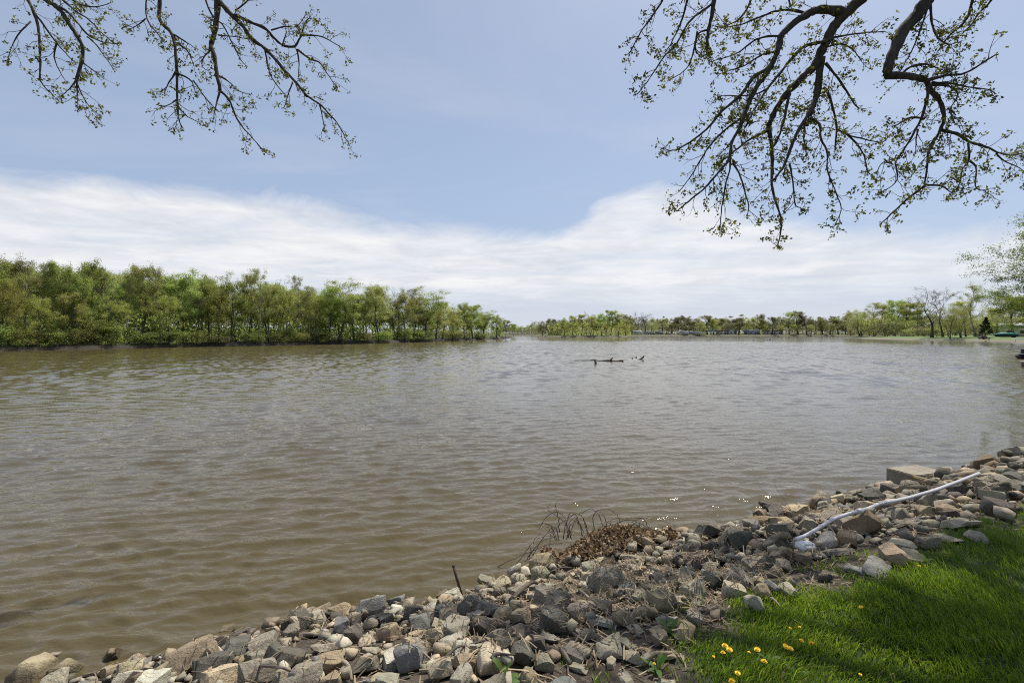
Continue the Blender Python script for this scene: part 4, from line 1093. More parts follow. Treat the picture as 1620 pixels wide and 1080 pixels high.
def park_trees():
    for tok in PARK.replace('\n', ';').split(';'):
        a, lab = tok.split('|'); px, py, w, kind, D, z = a.split()
        px, py, w, D, z = float(px), float(py), float(w), float(D), float(z)
        x, y, _ = at(px, 540, D)
        tree(kind, (x, y, z), (CAM_Z - (py - HY) / FPX * D - z) * 1.05, w / FPX * D * 1.3, lab, 'trees on the park point')
    # big tree on the cove bank, crown reaching into view
    tree('cove', (98.5, 79, 1.0), 27, 24, 'big yellow-green tree on the cove bank with drooping airy crown', 'trees on the park point', seed=0)
    tree('cove', (104, 86, 1.0), 19, 24, 'lower airy tree standing beside the big cove tree', 'trees on the park point', seed=1)
    rng = np.random.RandomState(12)
    for k in range(22):
        px = 1350 + k * 15 + rng.uniform(-6, 6); D = rng.uniform(275, 310)
        x, y, _ = at(px, 540, D)
        tree(rng.choice(['full', 'yellow', 'olive', 'oak']), (x, y, 1.2), (527 - rng.uniform(490, 505)) / FPX * D + 1.3, rng.uniform(10, 14), 'tree in the shaded back row of the park', 'back row of trees on the park point')
park_trees()
# ------------------------------------------------------------------ small built things far off
M_WHITE = plain_mat('white_paint', (0.74, 0.74, 0.72), 0.4, 0.05, 2.0)
M_GREYP = plain_mat('grey_paint', (0.34, 0.35, 0.36), 0.5, 0.08, 2.0)
M_DARK = plain_mat('dark_paint', (0.03, 0.03, 0.034), 0.45, 0.2, 2.0)
M_GLASS = plain_mat('dark_glass', (0.02, 0.024, 0.03), 0.08, 0.1, 2.0)
M_TEAL = plain_mat('teal_tarp', (0.03, 0.20, 0.19), 0.6, 0.2, 2.0)
M_GREENROOF = plain_mat('green_roof', (0.09, 0.22, 0.16), 0.6, 0.1, 2.0)
M_BROWNROOF = plain_mat('brown_shingle', (0.12, 0.095, 0.075), 0.9, 0.2, 6.0)
M_WALL = plain_mat('siding', (0.55, 0.53, 0.48), 0.8, 0.08, 3.0)
M_METAL = plain_mat('galvanised_steel', (0.42, 0.43, 0.44), 0.4, 0.15, 4.0, metal=0.7)
M_WOOD = bark_mat('weathered_wood', (0.05, 0.04, 0.032), (0.15, 0.125, 0.10), 5.0, 0.6, 0.4)
M_DRY = bark_mat('dry_stalk', (0.16, 0.12, 0.085), (0.38, 0.31, 0.22), 9.0, 0.3, 0.4)
M_IRON = plain_mat('rusty_iron', (0.055, 0.035, 0.028), 0.8, 0.35, 30.0)

def facing(px, D, turn=0):
    x, y, _ = at(px, 540, D); return x, y, -math.atan2(x, y) + turn
def part(name, mb, mat, parent, smooth=False, label=None):
    o = link(name, mb.mesh(name, mat, smooth), parent)
    if label: o['label'] = label
    return o
def camper(px, D, L, H, mat, label, z=1.35, turn=0.0):
    x, y, rz = facing(px, D, turn)
    r = link('camper', None, loc=(x, y, z)); r.rotation_euler = (0, 0, rz); tag(r, label, 'camper', 'campers parked along the far shore')
    b = MB(); b.box((0, 0, 0.55 + (H - 0.55) / 2), (L, 2.4, H - 0.55), taper=0.975); part('body', b, mat, r)
    b = MB(); b.box((0, -1.215, 0.9), (L * 0.94, 0.02, 0.28)); part('stripe', b, M_GREYP, r)
    for k in range(3):
        b = MB(); b.box((-L * 0.32 + k * L * 0.3, -1.205, H * 0.66), (L * 0.14, 0.05, H * 0.2)); part('window', b, M_GLASS, r)
    b = MB(); b.box((L * 0.40, -1.205, H * 0.52), (0.7, 0.04, H * 0.58)); part('door', b, M_GREYP, r)
    b = MB(); b.box((-L * 0.05, -2.1, H * 0.86), (L * 0.6, 1.8, 0.08)); part('awning', b, M_DARK, r)
    for k in (-0.9, 0.9):
        w = MB(); a = np.arange(9) * 2 * math.pi / 8
        w.tube([[k, -1.2, 0.35], [k, -0.95, 0.35]], 0.35, 10); part('wheel', w, M_DARK, r)
def house(px, D, L, H, wall, roof, label, z=1.35, cat='house', name='house', turn=0.0, open_=False):
    x, y, rz = facing(px, D, turn)
    r = link(name, None, loc=(x, y, z)); r.rotation_euler = (0, 0, rz); tag(r, label, cat, None)
    W = L * 0.6
    if open_:
        for sx in (-1, 0, 1):
            for sy in (-1, 1):
                b = MB(); b.box((sx * L * .45, sy * W * .42, H / 2), (0.22, 0.22, H)); part('post', b, M_WOOD, r)
    else:
        b = MB(); b.box((0, 0, H / 2), (L, W, H)); part('wall', b, wall, r)
        for k in range(3):
            b = MB(); b.box((-L * .3 + k * L * .3, -W / 2 - 0.02, H * 0.55), (L * .12, 0.06, H * 0.38)); f = part('window', b, M_WHITE, r)
            b = MB(); b.box((-L * .3 + k * L * .3, -W / 2 - 0.055, H * 0.55), (L * .10, 0.03, H * 0.31)); part('pane', b, M_GLASS, f)
        b = MB(); b.box((L * .42, -W / 2 - 0.02, H * 0.4), (0.95, 0.05, H * 0.78)); part('door', b, M_DARK, r)
    b = MB(); o = 0.35; h = W * 0.28
    V = [[-L/2-o, -W/2-o, H], [L/2+o, -W/2-o, H], [L/2+o, W/2+o, H], [-L/2-o, W/2+o, H], [-L/2-o, 0, H+h], [L/2+o, 0, H+h]]
    b.add(V, [[3, 0, 4], [1, 2, 5]], [[0, 1, 5, 4], [2, 3, 4, 5], [3, 2, 1, 0]]); part('roof', b, roof, r)
def car(px, D, mat, label, z=1.35, turn=0.0):
    x, y, rz = facing(px, D, turn)
    r = link('parked_car', None, loc=(x, y, z)); r.rotation_euler = (0, 0, rz); tag(r, label, 'car', 'cars parked on the far shore')
    b = MB(); b.box((0, 0, 0.62), (4.5, 1.8, 0.62), taper=0.95); part('body', b, mat, r)
    b = MB(); b.box((-0.1, 0, 1.2), (2.6, 1.6, 0.55), taper=0.78); part('cabin', b, M_GLASS, r)
    for sx in (-1.4, 1.4):
        for sy in (-0.82, 0.82):
            w = MB(); w.tube([[sx, sy - 0.1, 0.33], [sx, sy + 0.1, 0.33]], 0.33, 10); part('wheel', w, M_DARK, r)
def far_things():
    camper(1006, 384, 10, 3.2, M_WHITE, 'white camper trailer with rounded roof nearest the wooded point')
    camper(1024, 400, 7, 2.9, M_WHITE, 'small white camper under the bare trees')
    camper(1043, 404, 7.5, 2.8, M_GREYP, 'grey camper in the shade of the round green oak')
    camper(1081, 403, 8.5, 3.1, M_WHITE, 'long white camper behind the sunlit grass', turn=.1)
    camper(1090, 406, 6.5, 2.9, M_GREYP, 'grey camper right beside the long white one', turn=-.1)
    camper(1102, 404, 7, 2.8, M_WHITE, 'white camper just before the green-roofed shelter')
    car(1033, 395, M_DARK, 'dark car parked under bare trees near the campers')
    car(1056, 398, M_DARK, 'dark car parked above the pale boulders')
    car(1063, 399, M_GREYP, 'silver car parked beside the oak trunks')
    house(1124, 410, 8, 3.0, M_WALL, M_GREENROOF, 'open picnic shelter with green roof on the far shore', name='picnic_shelter', cat='shelter', open_=True)
    house(1141, 418, 9, 3.0, M_WALL, M_BROWNROOF, 'low cream house behind the sparse oaks by the shelter')
    house(1157, 420, 9, 3.4, M_WHITE, M_WHITE, 'white gabled house with pale roof on the far shore')
    house(1188, 422, 12, 2.8, M_GREYP, M_GREYP, 'long grey building half hidden by far shore trees')
    house(1226, 424, 12, 2.8, M_WALL, M_BROWNROOF, 'long low building with brown roof near the tall far trees')
    house(1215, 424, 8, 2.9, M_WHITE, M_BROWNROOF, 'small white house with brown roof between far shore trees')
    house(878, 304, 9, 2.8, M_GREYP, M_BROWNROOF, 'dark cabin under the oaks on the wooded point')
    house(1617, 168, 11, 3.2, M_WALL, M_GREYP, 'pale house behind the oak in the park')
    # covered boat on the park lawn
    x, y, rz = facing(1591, 152, 0.1)
    r = link('covered_boat', None, loc=(x, y, 1.1)); r.rotation_euler = (0, 0, rz); tag(r, 'boat under a teal tarpaulin parked on the park lawn', 'boat')
    def loft(secs, k=10):
        b = MB(); V = []
        for xx, w, z0, z1 in secs:
            a = np.linspace(0, 2 * math.pi, k, endpoint=False)
            V.append(np.column_stack([np.full(k, xx), np.cos(a) * w / 2, (z0 + z1) / 2 + np.sin(a) * (z1 - z0) / 2]))
        n = len(secs); i, j = np.meshgrid(np.arange(n - 1), np.arange(k), indexing='ij')
        b.add(np.concatenate(V), None, np.stack([i * k + j, i * k + (j + 1) % k, (i + 1) * k + (j + 1) % k, (i + 1) * k + j], -1).reshape(-1, 4)); return b
    part('hull', loft([(-2.9, 0.3, 0.9, 1.1), (-2.3, 1.6, 0.45, 1.15), (-1, 2.2, 0.35, 1.15), (2.2, 2.2, 0.35, 1.15), (2.8, 1.9, 0.4, 1.1), (2.82, 0.2, 0.7, 0.9)]), M_DARK, r, True)
    part('tarpaulin', loft([(-2.9, 0.3, 0.95, 1.15), (-2.0, 1.9, 0.85, 1.5), (-0.6, 2.35, 0.8, 1.75), (1.2, 2.35, 0.8, 1.72), (2.5, 2.2, 0.8, 1.5), (2.9, 1.5, 0.85, 1.2)]), M_TEAL, r, True)
    b = MB(); b.tube([[-3.6, 0, 0.4], [2.2, 0, 0.4]], 0.07, 6); part('trailer', b, M_METAL, r)
    # rock heap on the park shore
    rng = np.random.RandomState(4)
    for k, (dx, dy, dz, s) in enumerate(((0, 0, .2, 1.3), (1.1, .2, .15, 1.1), (-1.1, .1, .1, 1.2), (.4, .3, .75, .9), (-.6, .2, .65, .9), (1.9, .1, .05, .8))):
        x, y, _ = at(1556, 540, 146)
        o = link('boulder', BYKIND['block'][k % 8]['mesh'], loc=(x + dx * .9, y + dy, 1.0 + dz * 0.8)); o.scale = (s * 1.1,) * 3; o.rotation_euler = rng.uniform(0, 3, 3); o.color = (0.10, 0.09, 0.085, 1)
        tag(o, f"dark boulder in the heap by the small conifer, {['largest', 'beside the largest', 'at one end', 'topmost', 'second topmost', 'smallest'][k]}", 'boulder', 'boulders heaped on the park shore')
    for k, (px, D, s) in enumerate(((1058, 396, 1.6), (1063, 395, 2.2), (1068, 396, 1.8), (1052, 396, 1.2))):
        x, y, _ = at(px, 540, D)
        o = link('boulder', BYKIND['slab'][k % 6]['mesh'], loc=(x, y, 0.6)); o.scale = (s * 2,) * 3; o.color = (0.5, 0.46, 0.38, 1)
        tag(o, f"pale boulder on the far shore bank, {['second', 'largest', 'third', 'smallest'][k]} of the four", 'boulder', 'pale boulders on the far shore')
far_things()

# --- driftwood in the river
def driftwood():
    def root(px, py, label, name='driftwood'):
        p = onplane(px, py, 0.0); r = link(name, None, loc=p); return tag(r, label, 'driftwood', 'driftwood stranded in the river'), p
    r, p = root(965, 571.5, 'long dark log lying flat on a shoal in midriver'); D = p[1]; k = D / FPX
    b = MB(); xs = np.linspace(-29, 19, 12) * k
    b.tube(np.column_stack([xs, np.linspace(0.9, -0.5, 12), 0.05 + 0.04 * np.sin(np.arange(12) * 1.3)]), np.linspace(0.035, 0.10, 12), 8); part('log', b, M_WOOD, r, True)
    b = MB(); b.tube([[0, 0, 0.05], [2.2 * k, 0, 0.2], [4.2 * k, 0.05, 0.36], [5 * k, 0.1, 0.30]], [0.09, 0.08, 0.05, 0.02], 6); part('stub', b, M_WOOD, r, True)
    b = MB(); b.tube([[-60 * k, 1.2, -0.02], [-45 * k, 1.1, 0.02], [-29 * k, 0.9, 0.03]], [0.02, 0.04, 0.05], 6); part('branch', b, M_WOOD, r, True)
    r, p = root(942, 575.5, 'short forked stump poking from the river beside the log'); k = p[1] / FPX
    b = MB(); b.tube([[0.6 * k, 0, -0.1], [0, 0, 0.12], [-1.0 * k, 0, 0.3], [-0.8 * k, 0, 0.42]], [0.11, 0.09, 0.06, 0.04], 7); b.tube([[0, 0, 0.1], [1.4 * k, 0, 0.16], [2.0 * k, 0, 0.1]], [0.09, 0.07, 0.03], 6); part('stump', b, M_WOOD, r, True)
    r, p = root(1015, 569, 'pointed root snag rising at an angle from the river'); k = p[1] / FPX
    b = MB(); b.tube([[-9 * k, 0, -0.03], [-4 * k, 0, 0.03], [0, 0, 0.1], [2.5 * k, 0, 0.26], [4.2 * k, 0, 0.44]], [0.02, 0.04, 0.09, 0.08, 0.04], 7); part('snag', b, M_WOOD, r, True)
    b = MB(); b.tube([[2 * k, 0, 0.2], [4.4 * k, 0.1, 0.25]], [0.06, 0.03], 6); part('stub', b, M_WOOD, r, True)
    for q, (px, py, h) in enumerate(((1000, 567, .12), (1006, 566, .16), (1210, 538.6, .5), (1214, 538.6, .4), (1217.5, 538.4, .8), (1222, 538.6, .35), (1231, 533.8, 1.1))):
        r, p = root(px, py, ['thin twig tip standing from the river before the root snag', 'slightly taller twig tip next to the root snag', 'first dark stump of the row far out in the river', 'second dark stump of the row far out in the river',
                             'tallest slanting stump of the row far out in the river', 'last low stump of the row far out in the river', 'lone slanting snag nearest the far shore'][q])
        b = MB(); b.tube([[0, 0, -0.1], [h * .2, 0, h * .5], [h * .5, 0.02, h]], [0.06 + h * .18, 0.05 + h * .14, 0.02 + h * .06], 6); part('stump', b, M_WOOD, r, True)
driftwood()

# --- boats moored in the cove
def boats():
    p = onplane(1640, 568.5, 0.0)
    r = link('pontoon_boat', None, loc=p); r.rotation_euler = (0, 0, R_(-14)); tag(r, 'white-topped pontoon boat moored in the cove beyond the rocks', 'boat', 'boats moored in the cove')
    L = 6.6
    for y in (0.35, 2.2):
        b = MB(); b.tube([[-0.25, y, 0.22], [0.2, y, 0.14], [L, y, 0.14], [L + .1, y, 0.14]], [0.06, 0.3, 0.3, 0.25], 10); part('pontoon', b, M_DARK, r, True)
    b = MB(); b.box((L / 2, 1.27, 0.46), (L, 2.5, 0.10)); part('deck', b, M_GREYP, r)
    for c, s in (((L / 2 + .15, 0.06, 0.72), (L - .6, 0.05, 0.44)), ((L / 2 + .15, 2.48, 0.72), (L - .6, 0.05, 0.44))):
        b = MB(); b.box(c, s); part('side_panel', b, M_DARK, r)
    b = MB()
    for y in (0.06, 2.48): b.tube([[0.4, y, 1.05], [L - .2, y, 1.05]], 0.025, 6)
    b.tube([[0.4, .06, 1.05], [0.4, 2.48, 1.05]], 0.025, 6)
    for y in (0.06, 1.2, 2.48): b.tube([[0.4, y, .5], [0.4, y, 1.05]], 0.02, 6)
    part('rail', b, M_METAL, r)
    for x_ in (1.0, 3.4, 5.8):
        for y in (0.1, 2.44):
            b = MB(); b.tube([[x_, y, 0.5], [x_, y, 1.5]], 0.03, 6); part('post', b, M_METAL, r)
    b = MB(); b.box((L / 2 - .1, 1.27, 1.52), (L + .3, 2.6, 0.08)); part('upper_deck', b, M_WHITE, r)
    for x_ in (-0.05, 2.0, 4.2, 6.2):
        for y in (0.02, 2.52):
            b = MB(); b.tube([[x_ + .05, y, 1.55], [x_ + .05, y, 2.0]], 0.02, 6); part('post', b, M_METAL, r)
    b = MB(); b.box((L / 2 - .1, 1.27, 2.02), (L + .4, 2.7, 0.10)); part('roof', b, M_WHITE, r)
    for x_ in (0.1, 0.95):
        b = MB(); b.box((x_, 0.4, 2.14), (0.3, 0.5, 0.14), taper=.7); part('roof_light', b, M_WHITE, r)
    b = MB(); b.box((0.75, 0.8, 0.85), (0.5, 0.6, 0.6), taper=.8); part('seat', b, M_DARK, r)
    p = onplane(1640, 581.5, 0.0)
    r = link('jon_boat', None, loc=p); r.rotation_euler = (0, 0, R_(-12)); tag(r, 'flat open boat with pale gunwale moored nearer than the pontoon boat', 'boat', 'boats moored in the cove')
    b = MB(); b.box((1.9, 0.65, 0.16), (3.8, 1.3, 0.40)); b.tube([[-0.05, .65, .30], [0.0, .65, .02]], [0.2, 0.15], 8); part('hull', b, M_DARK, r)
    b = MB(); b.box((1.9, 0.65, 0.39), (3.95, 1.42, 0.07)); part('gunwale', b, M_WALL, r)
    b = MB(); b.box((1.2, 0.65, 0.47), (0.3, 1.2, 0.06)); part('seat', b, M_GREYP, r)
boats()
# ------------------------------------------------------------------ things on the near bank
def hit(px, py, lift=0.0, top=False):
    """point where the photo ray meets the pile of stones"""
    D = 1.6
    while D < 18:
        p = at(px, py, D); u, v = to_uv(p[0], p[1])
        inside = GU0 + .05 < u < gu[-1] - .05 and GV0 + .05 < v < gv[-1] - .05
        h = hm(u, v) if inside else float(bank_h(u, v))
        if top and inside:
            i, j = int((u - GU0) / CELL), int((v - GV0) / CELL); h = float(HM[i - 6:i + 7, j - 6:j + 7].max())
        if p[2] - lift <= h: return p
        D += 0.015
    return p
def near_things():
    # concrete block
    r = link('concrete_block', None, loc=(BLOCK_C[0], BLOCK_C[1], 0.075)); r.rotation_euler = (0, 0, R_(15))
    tag(r, 'square-cut pale concrete block at the water among the stones', 'block')
    bm = bmesh.new(); bmesh.ops.create_cube(bm, size=1.0); bmesh.ops.scale(bm, vec=(0.74, 0.46, 0.34), verts=bm.verts)
    bmesh.ops.bevel(bm, geom=list(bm.edges), offset=0.012, segments=2, affect='EDGES')
    bmesh.ops.subdivide_edges(bm, edges=bm.edges, cuts=2, use_grid_fill=True)
    for v in bm.verts: v.co += Vector((mnoise.noise(v.co * 9), mnoise.noise(v.co * 9 + Vector((5, 0, 0))), mnoise.noise(v.co * 9 + Vector((0, 5, 0))))) * 0.006
    me = bpy.data.meshes.new('concrete'); bm.to_mesh(me); bm.free(); me.materials.append(plain_mat('concrete', (0.25, 0.22, 0.165), 0.9, 0.3, 9.0, bump=0.5))
    link('slab', me, r)
    # white drain pipe in three lengths with couplings
    pts = [(1257, 853), (1272, 848), (1290, 838), (1306, 828), (1320, 820), (1342, 812.5), (1360, 808), (1374, 804), (1388, 797.5), (1400, 794.5), (1420, 791), (1440, 786.5), (1480, 775), (1516, 761.5), (1549, 748.5)]
    W = [hit(px, py, 0.03, True) for px, py in pts]
    W = np.array(W)
    for _ in range(3): W[1:-1, 1:] = 0.5 * W[1:-1, 1:] + 0.25 * (W[:-2, 1:] + W[2:, 1:])
    W = np.array([at(px, py, w[1]) for (px, py), w in zip(pts, W)])
    r = link('drain_pipe', None, loc=(0, 0, 0)); tag(r, 'white plastic drain pipe running over the stones down to an outlet', 'pipe')
    M_PVC = plain_mat('white_plastic_pipe', (0.46, 0.45, 0.46), 0.4, 0.10, 3.0)
    def dens(P, n=6):
        t = np.arange(len(P)); q = np.linspace(0, len(P) - 1, (len(P) - 1) * n + 1)
        return np.column_stack([np.interp(q, t, P[:, c]) for c in range(3)])
    for a, b in ((0, 7), (7, 9), (9, 15)):
        P = W[a:min(b + 1, 15)]
        mb = MB(); mb.tube(dens(P, 5), 0.0145 if a < 9 else 0.018, 12); part('pipe_length', mb, M_PVC, r, True)
    for i in (6, 9):
        d = (W[i] - W[i - 1]); d /= np.linalg.norm(d)
        mb = MB(); mb.tube([W[i] - d * 0.03, W[i] + d * 0.025], 0.0215, 12); part('coupling', mb, M_PVC, r, True)
    # splash piece at the outlet with a ragged top
    p = hit(1274, 864, 0.01, True)
    r = link('outlet_block', None, loc=(p[0], p[1], p[2])); r.rotation_euler = (R_(6), R_(8), R_(22)); r.scale = (0.85, 0.8, 0.62); tag(r, 'chipped white plastic outlet box at the low end of the drain pipe', 'drain outlet')
    mb = MB(); mb.box((0, 0, 0), (0.17, 0.09, 0.07)); part('box', mb, M_WHITE, r)
    mb = MB()
    for k in range(7): mb.box((-0.072 + k * 0.024, 0.004 * (k % 2), 0.042 + 0.006 * (k % 3)), (0.017, 0.10 - 0.02 * (k % 2), 0.022), taper=.6)
    part('grate', mb, M_WHITE, r)
    # iron stake
    p = hit(726, 926, 0.0, True); q = at(717, 894, p[1] + .02)
    r = link('iron_stake', None, loc=p); tag(r, 'rusty iron stake leaning at the water among pale stones', 'stake')
    mb = MB(); mb.tube([p * 0 + (p - q) * 0.5, q - p], 0.013, 8); mb.tube([q - p - (q - p) * 0.06, q - p + (q - p) * .02], 0.015, 8); part('rod', mb, M_IRON, r, True)
    # dead sticks on the stones (from, to, radius)
    ST = [((693, 905 + 45), (700, 962), .012), ((566, 948), (574, 962), .006), ((795, 925), (772, 928), .012), ((540, 1045), (556, 1075), .013), ((700, 1046), (735, 1022), .009), ((735, 1022), (790, 1010), .007), ((722, 1043), (752, 1030), .006),
          ((408, 1053), (470, 1066), .007), ((808, 950), (850, 922), .022), ((917, 935), (940, 952), .016), ((963, 975), (972, 1006), .010), ((1002, 990), (1012, 1008), .014), ((1010, 962), (1026, 982), .012), ((888, 1027), (902, 1050), .015),
          ((905, 1000), (935, 1022), .010), ((1025, 1042), (1062, 1032), .014), ((943, 1020), (940, 1058), .007), ((1258, 948), (1276, 930), .006), ((1218, 950), (1240, 968), .010), ((840, 1045), (872, 1030), .008), ((800, 1000), (830, 985), .007),
          ((1063, 956), (1090, 958), .008), ((1125, 920), (1140, 905), .006), ((775, 1045), (800, 1040), .012), ((1180, 965), (1206, 962), .006), ((985, 945), (1000, 955), .009), ((870, 905), (905, 898), .009), ((668, 1030), (690, 1048), .006)]
    look = ['short dark stick', 'thin bent twig', 'thick grey stick', 'curved grey root', 'thin brown stick', 'long thin stick', 'thin twig', 'slender brown stick', 'chunk of dark rotten bark', 'dark broken branch piece']
    near = ['by the shaded bluish stones', "at the water's edge by the shaded heap", 'by the white edge stones', 'standing up between tan stones', 'on the cream mottled stone', 'reaching towards the large cream block', 'crossing a longer one',
            'in front of the big dark block', 'behind the grey wedge', 'below the mottled boulder', 'below the tan block', 'among dry reeds near the grass', 'beside the rounded tan stone', 'over the bluish slab', 'above the bluish slab', 'at the edge of the grass by the cream wedge',
            'pointing down the slope near the pale slab', 'standing by the bare soil', 'flat on the bare soil', 'beside the round tan stone', 'above the shaded blocks', 'between stones and grass below the tilted slab', 'above the rounded grey stone', 'in front of the large cream block',
            'on pale stones next to the soil scar', 'under the mottled boulder', 'behind the tan edge block', 'on the cream block pile']
    rng = np.random.RandomState(21)
    for k, (a, b, rad) in enumerate(ST):
        A, B = hit(*a, rad), hit(*b, rad)
        L_ = np.linalg.norm(B - A)
        if L_ > 0.6: B = at(*b, A[1] + 0.1)
        t = np.linspace(0, 1, 6)[:, None]
        P = (B - A) * t + np.sin(t * 3.14) * (rng.normal(size=3) * 0.012 + np.array([0, 0, 0.02]))
        mb = MB(); mb.tube(P, rad * np.linspace(1, 0.6, 6) * rng.uniform(.9, 1.1, 6), 6)
        if rad < 0.013 and k % 2: mb.tube([P[3], P[3] + rng.normal(size=3) * 0.03 + np.array([0, 0, .02])], [rad * .6, rad * .3], 5)
        me = mb.mesh('stick', M_WOOD if k % 3 else M_DRY, True)
        lk = 'thick dark bark-covered stick' if rad > .018 else 'thick grey stick' if rad >= .012 else 'brown stick' if rad > .0075 else 'thin dry twig'
        tag(link('stick', me, loc=A), f"{lk} {near[k]}", 'stick', 'dead sticks on the stones')
near_things()

def bramble():
    C = np.array([0.55, 5.0, 0.45])
    # arcs: pixel polylines, read off the photograph; each a cane with its own depth
    A = [[(872, 880), (868, 850), (880, 832), (895, 822), (905, 818)], [(900, 850), (896, 835), (903, 822), (912, 815), (914, 826)], [(940, 838), (937, 815), (946, 805), (962, 804), (978, 814), (983, 832)],
         [(955, 835), (962, 822), (985, 818), (1020, 818), (1052, 824), (1075, 831)], [(905, 845), (893, 824), (880, 815), (868, 808), (865, 800), (872, 796)], [(885, 842), (884, 818), (878, 802), (880, 794)],
         [(815, 893), (836, 868), (850, 846), (866, 833), (884, 829)], [(775, 905), (800, 888), (835, 874), (862, 862), (890, 858)], [(830, 890), (846, 866), (862, 852), (885, 848)], [(822, 895), (848, 875), (870, 868), (892, 866)],
         [(968, 832), (985, 823), (1005, 821), (1030, 838), (1060, 842)], [(924, 842), (914, 822), (905, 830), (902, 850)], [(838, 888), (838, 866), (850, 850), (878, 846)], [(990, 838), (1010, 822), (1016, 842)], [(930, 842), (924, 826), (922, 818)], [(840, 885), (862, 842), (890, 838), (908, 846)]]
    rq = np.random.RandomState(66)
    for _ in range(16):
        x0 = rq.uniform(870, 1040); y0 = 850 - 12 * math.exp(-((x0 - 950) / 60) ** 2); s = rq.choice([-1, 1]); w = rq.uniform(14, 48); hgt = rq.uniform(14, 38)
        A.append([(x0, y0 + 8), (x0 + s * w * .2, y0 - hgt * .7), (x0 + s * w * .5, y0 - hgt), (x0 + s * w * .85, y0 - hgt * .75), (x0 + s * w * 1.1, y0 - hgt * .2)][:rq.randint(4, 6)])
    r = link('bramble', None, loc=C); tag(r, 'leafless tangle of arching dry canes over the dead leaf mound', 'bramble')
    rng = np.random.RandomState(31)
    for k, a in enumerate(A):
        D = rng.uniform(4.75, 5.15); P = np.array([at(px, py, D + 0.12 * i * rng.uniform(-.3, .5)) for i, (px, py) in enumerate(a)]) - C
        t = np.linspace(0, len(P) - 1, len(P) * 4)
        Q = np.column_stack([np.interp(t, np.arange(len(P)), P[:, c]) for c in range(3)])
        for _ in range(4): Q[1:-1] = .5 * Q[1:-1] + .25 * (Q[:-2] + Q[2:])
        Q = Q + rng.normal(size=Q.shape) * 0.004
        mb = MB(); mb.tube(Q, np.linspace(0.0055, 0.0026, len(Q)), 5)
        for i in range(3, len(Q), 4):
            d = rng.normal(size=3); d /= np.linalg.norm(d); mb.tube([Q[i], Q[i] + d * 0.02, Q[i] + d * 0.045 + np.array([0, 0, -.01])], [0.0018, .0014, .0008], 3)
        part('cane', mb, M_WOOD if k % 3 else M_DRY, r)
    for k, (pts, lab) in enumerate(([[(1252, 808), (1238, 785), (1225, 770), (1226, 752)], 'wispy dry grass stalks rising from the waterline stones near the pipe'], [[(1070, 838), (1064, 826), (1066, 818)], 'single dry stalk at the waterline beside the dark pointed stone'],
                                    [[(1530, 742), (1531, 734), (1529, 730)], 'short dark twig standing at the waterline beyond the concrete block'])):
        base = hit(*pts[0]); r = link('dry_stalk', None, loc=base); tag(r, lab, 'dry stalk')
        for q in range(3 if k == 0 else 1):
            P = np.array([at(px + q * (-9 if i else -2) * i, py + q * 4 * i, base[1] + .03 * i) for i, (px, py) in enumerate(pts)]) - base
            t = np.linspace(0, len(P) - 1, 10); Q = np.column_stack([np.interp(t, np.arange(len(P)), P[:, c]) for c in range(3)])
            for _ in range(3): Q[1:-1] = .5 * Q[1:-1] + .25 * (Q[:-2] + Q[2:])
            mb = MB(); mb.tube(Q, np.linspace(0.003, 0.0012, 10), 4); part('stem', mb, M_DRY, r)
bramble()

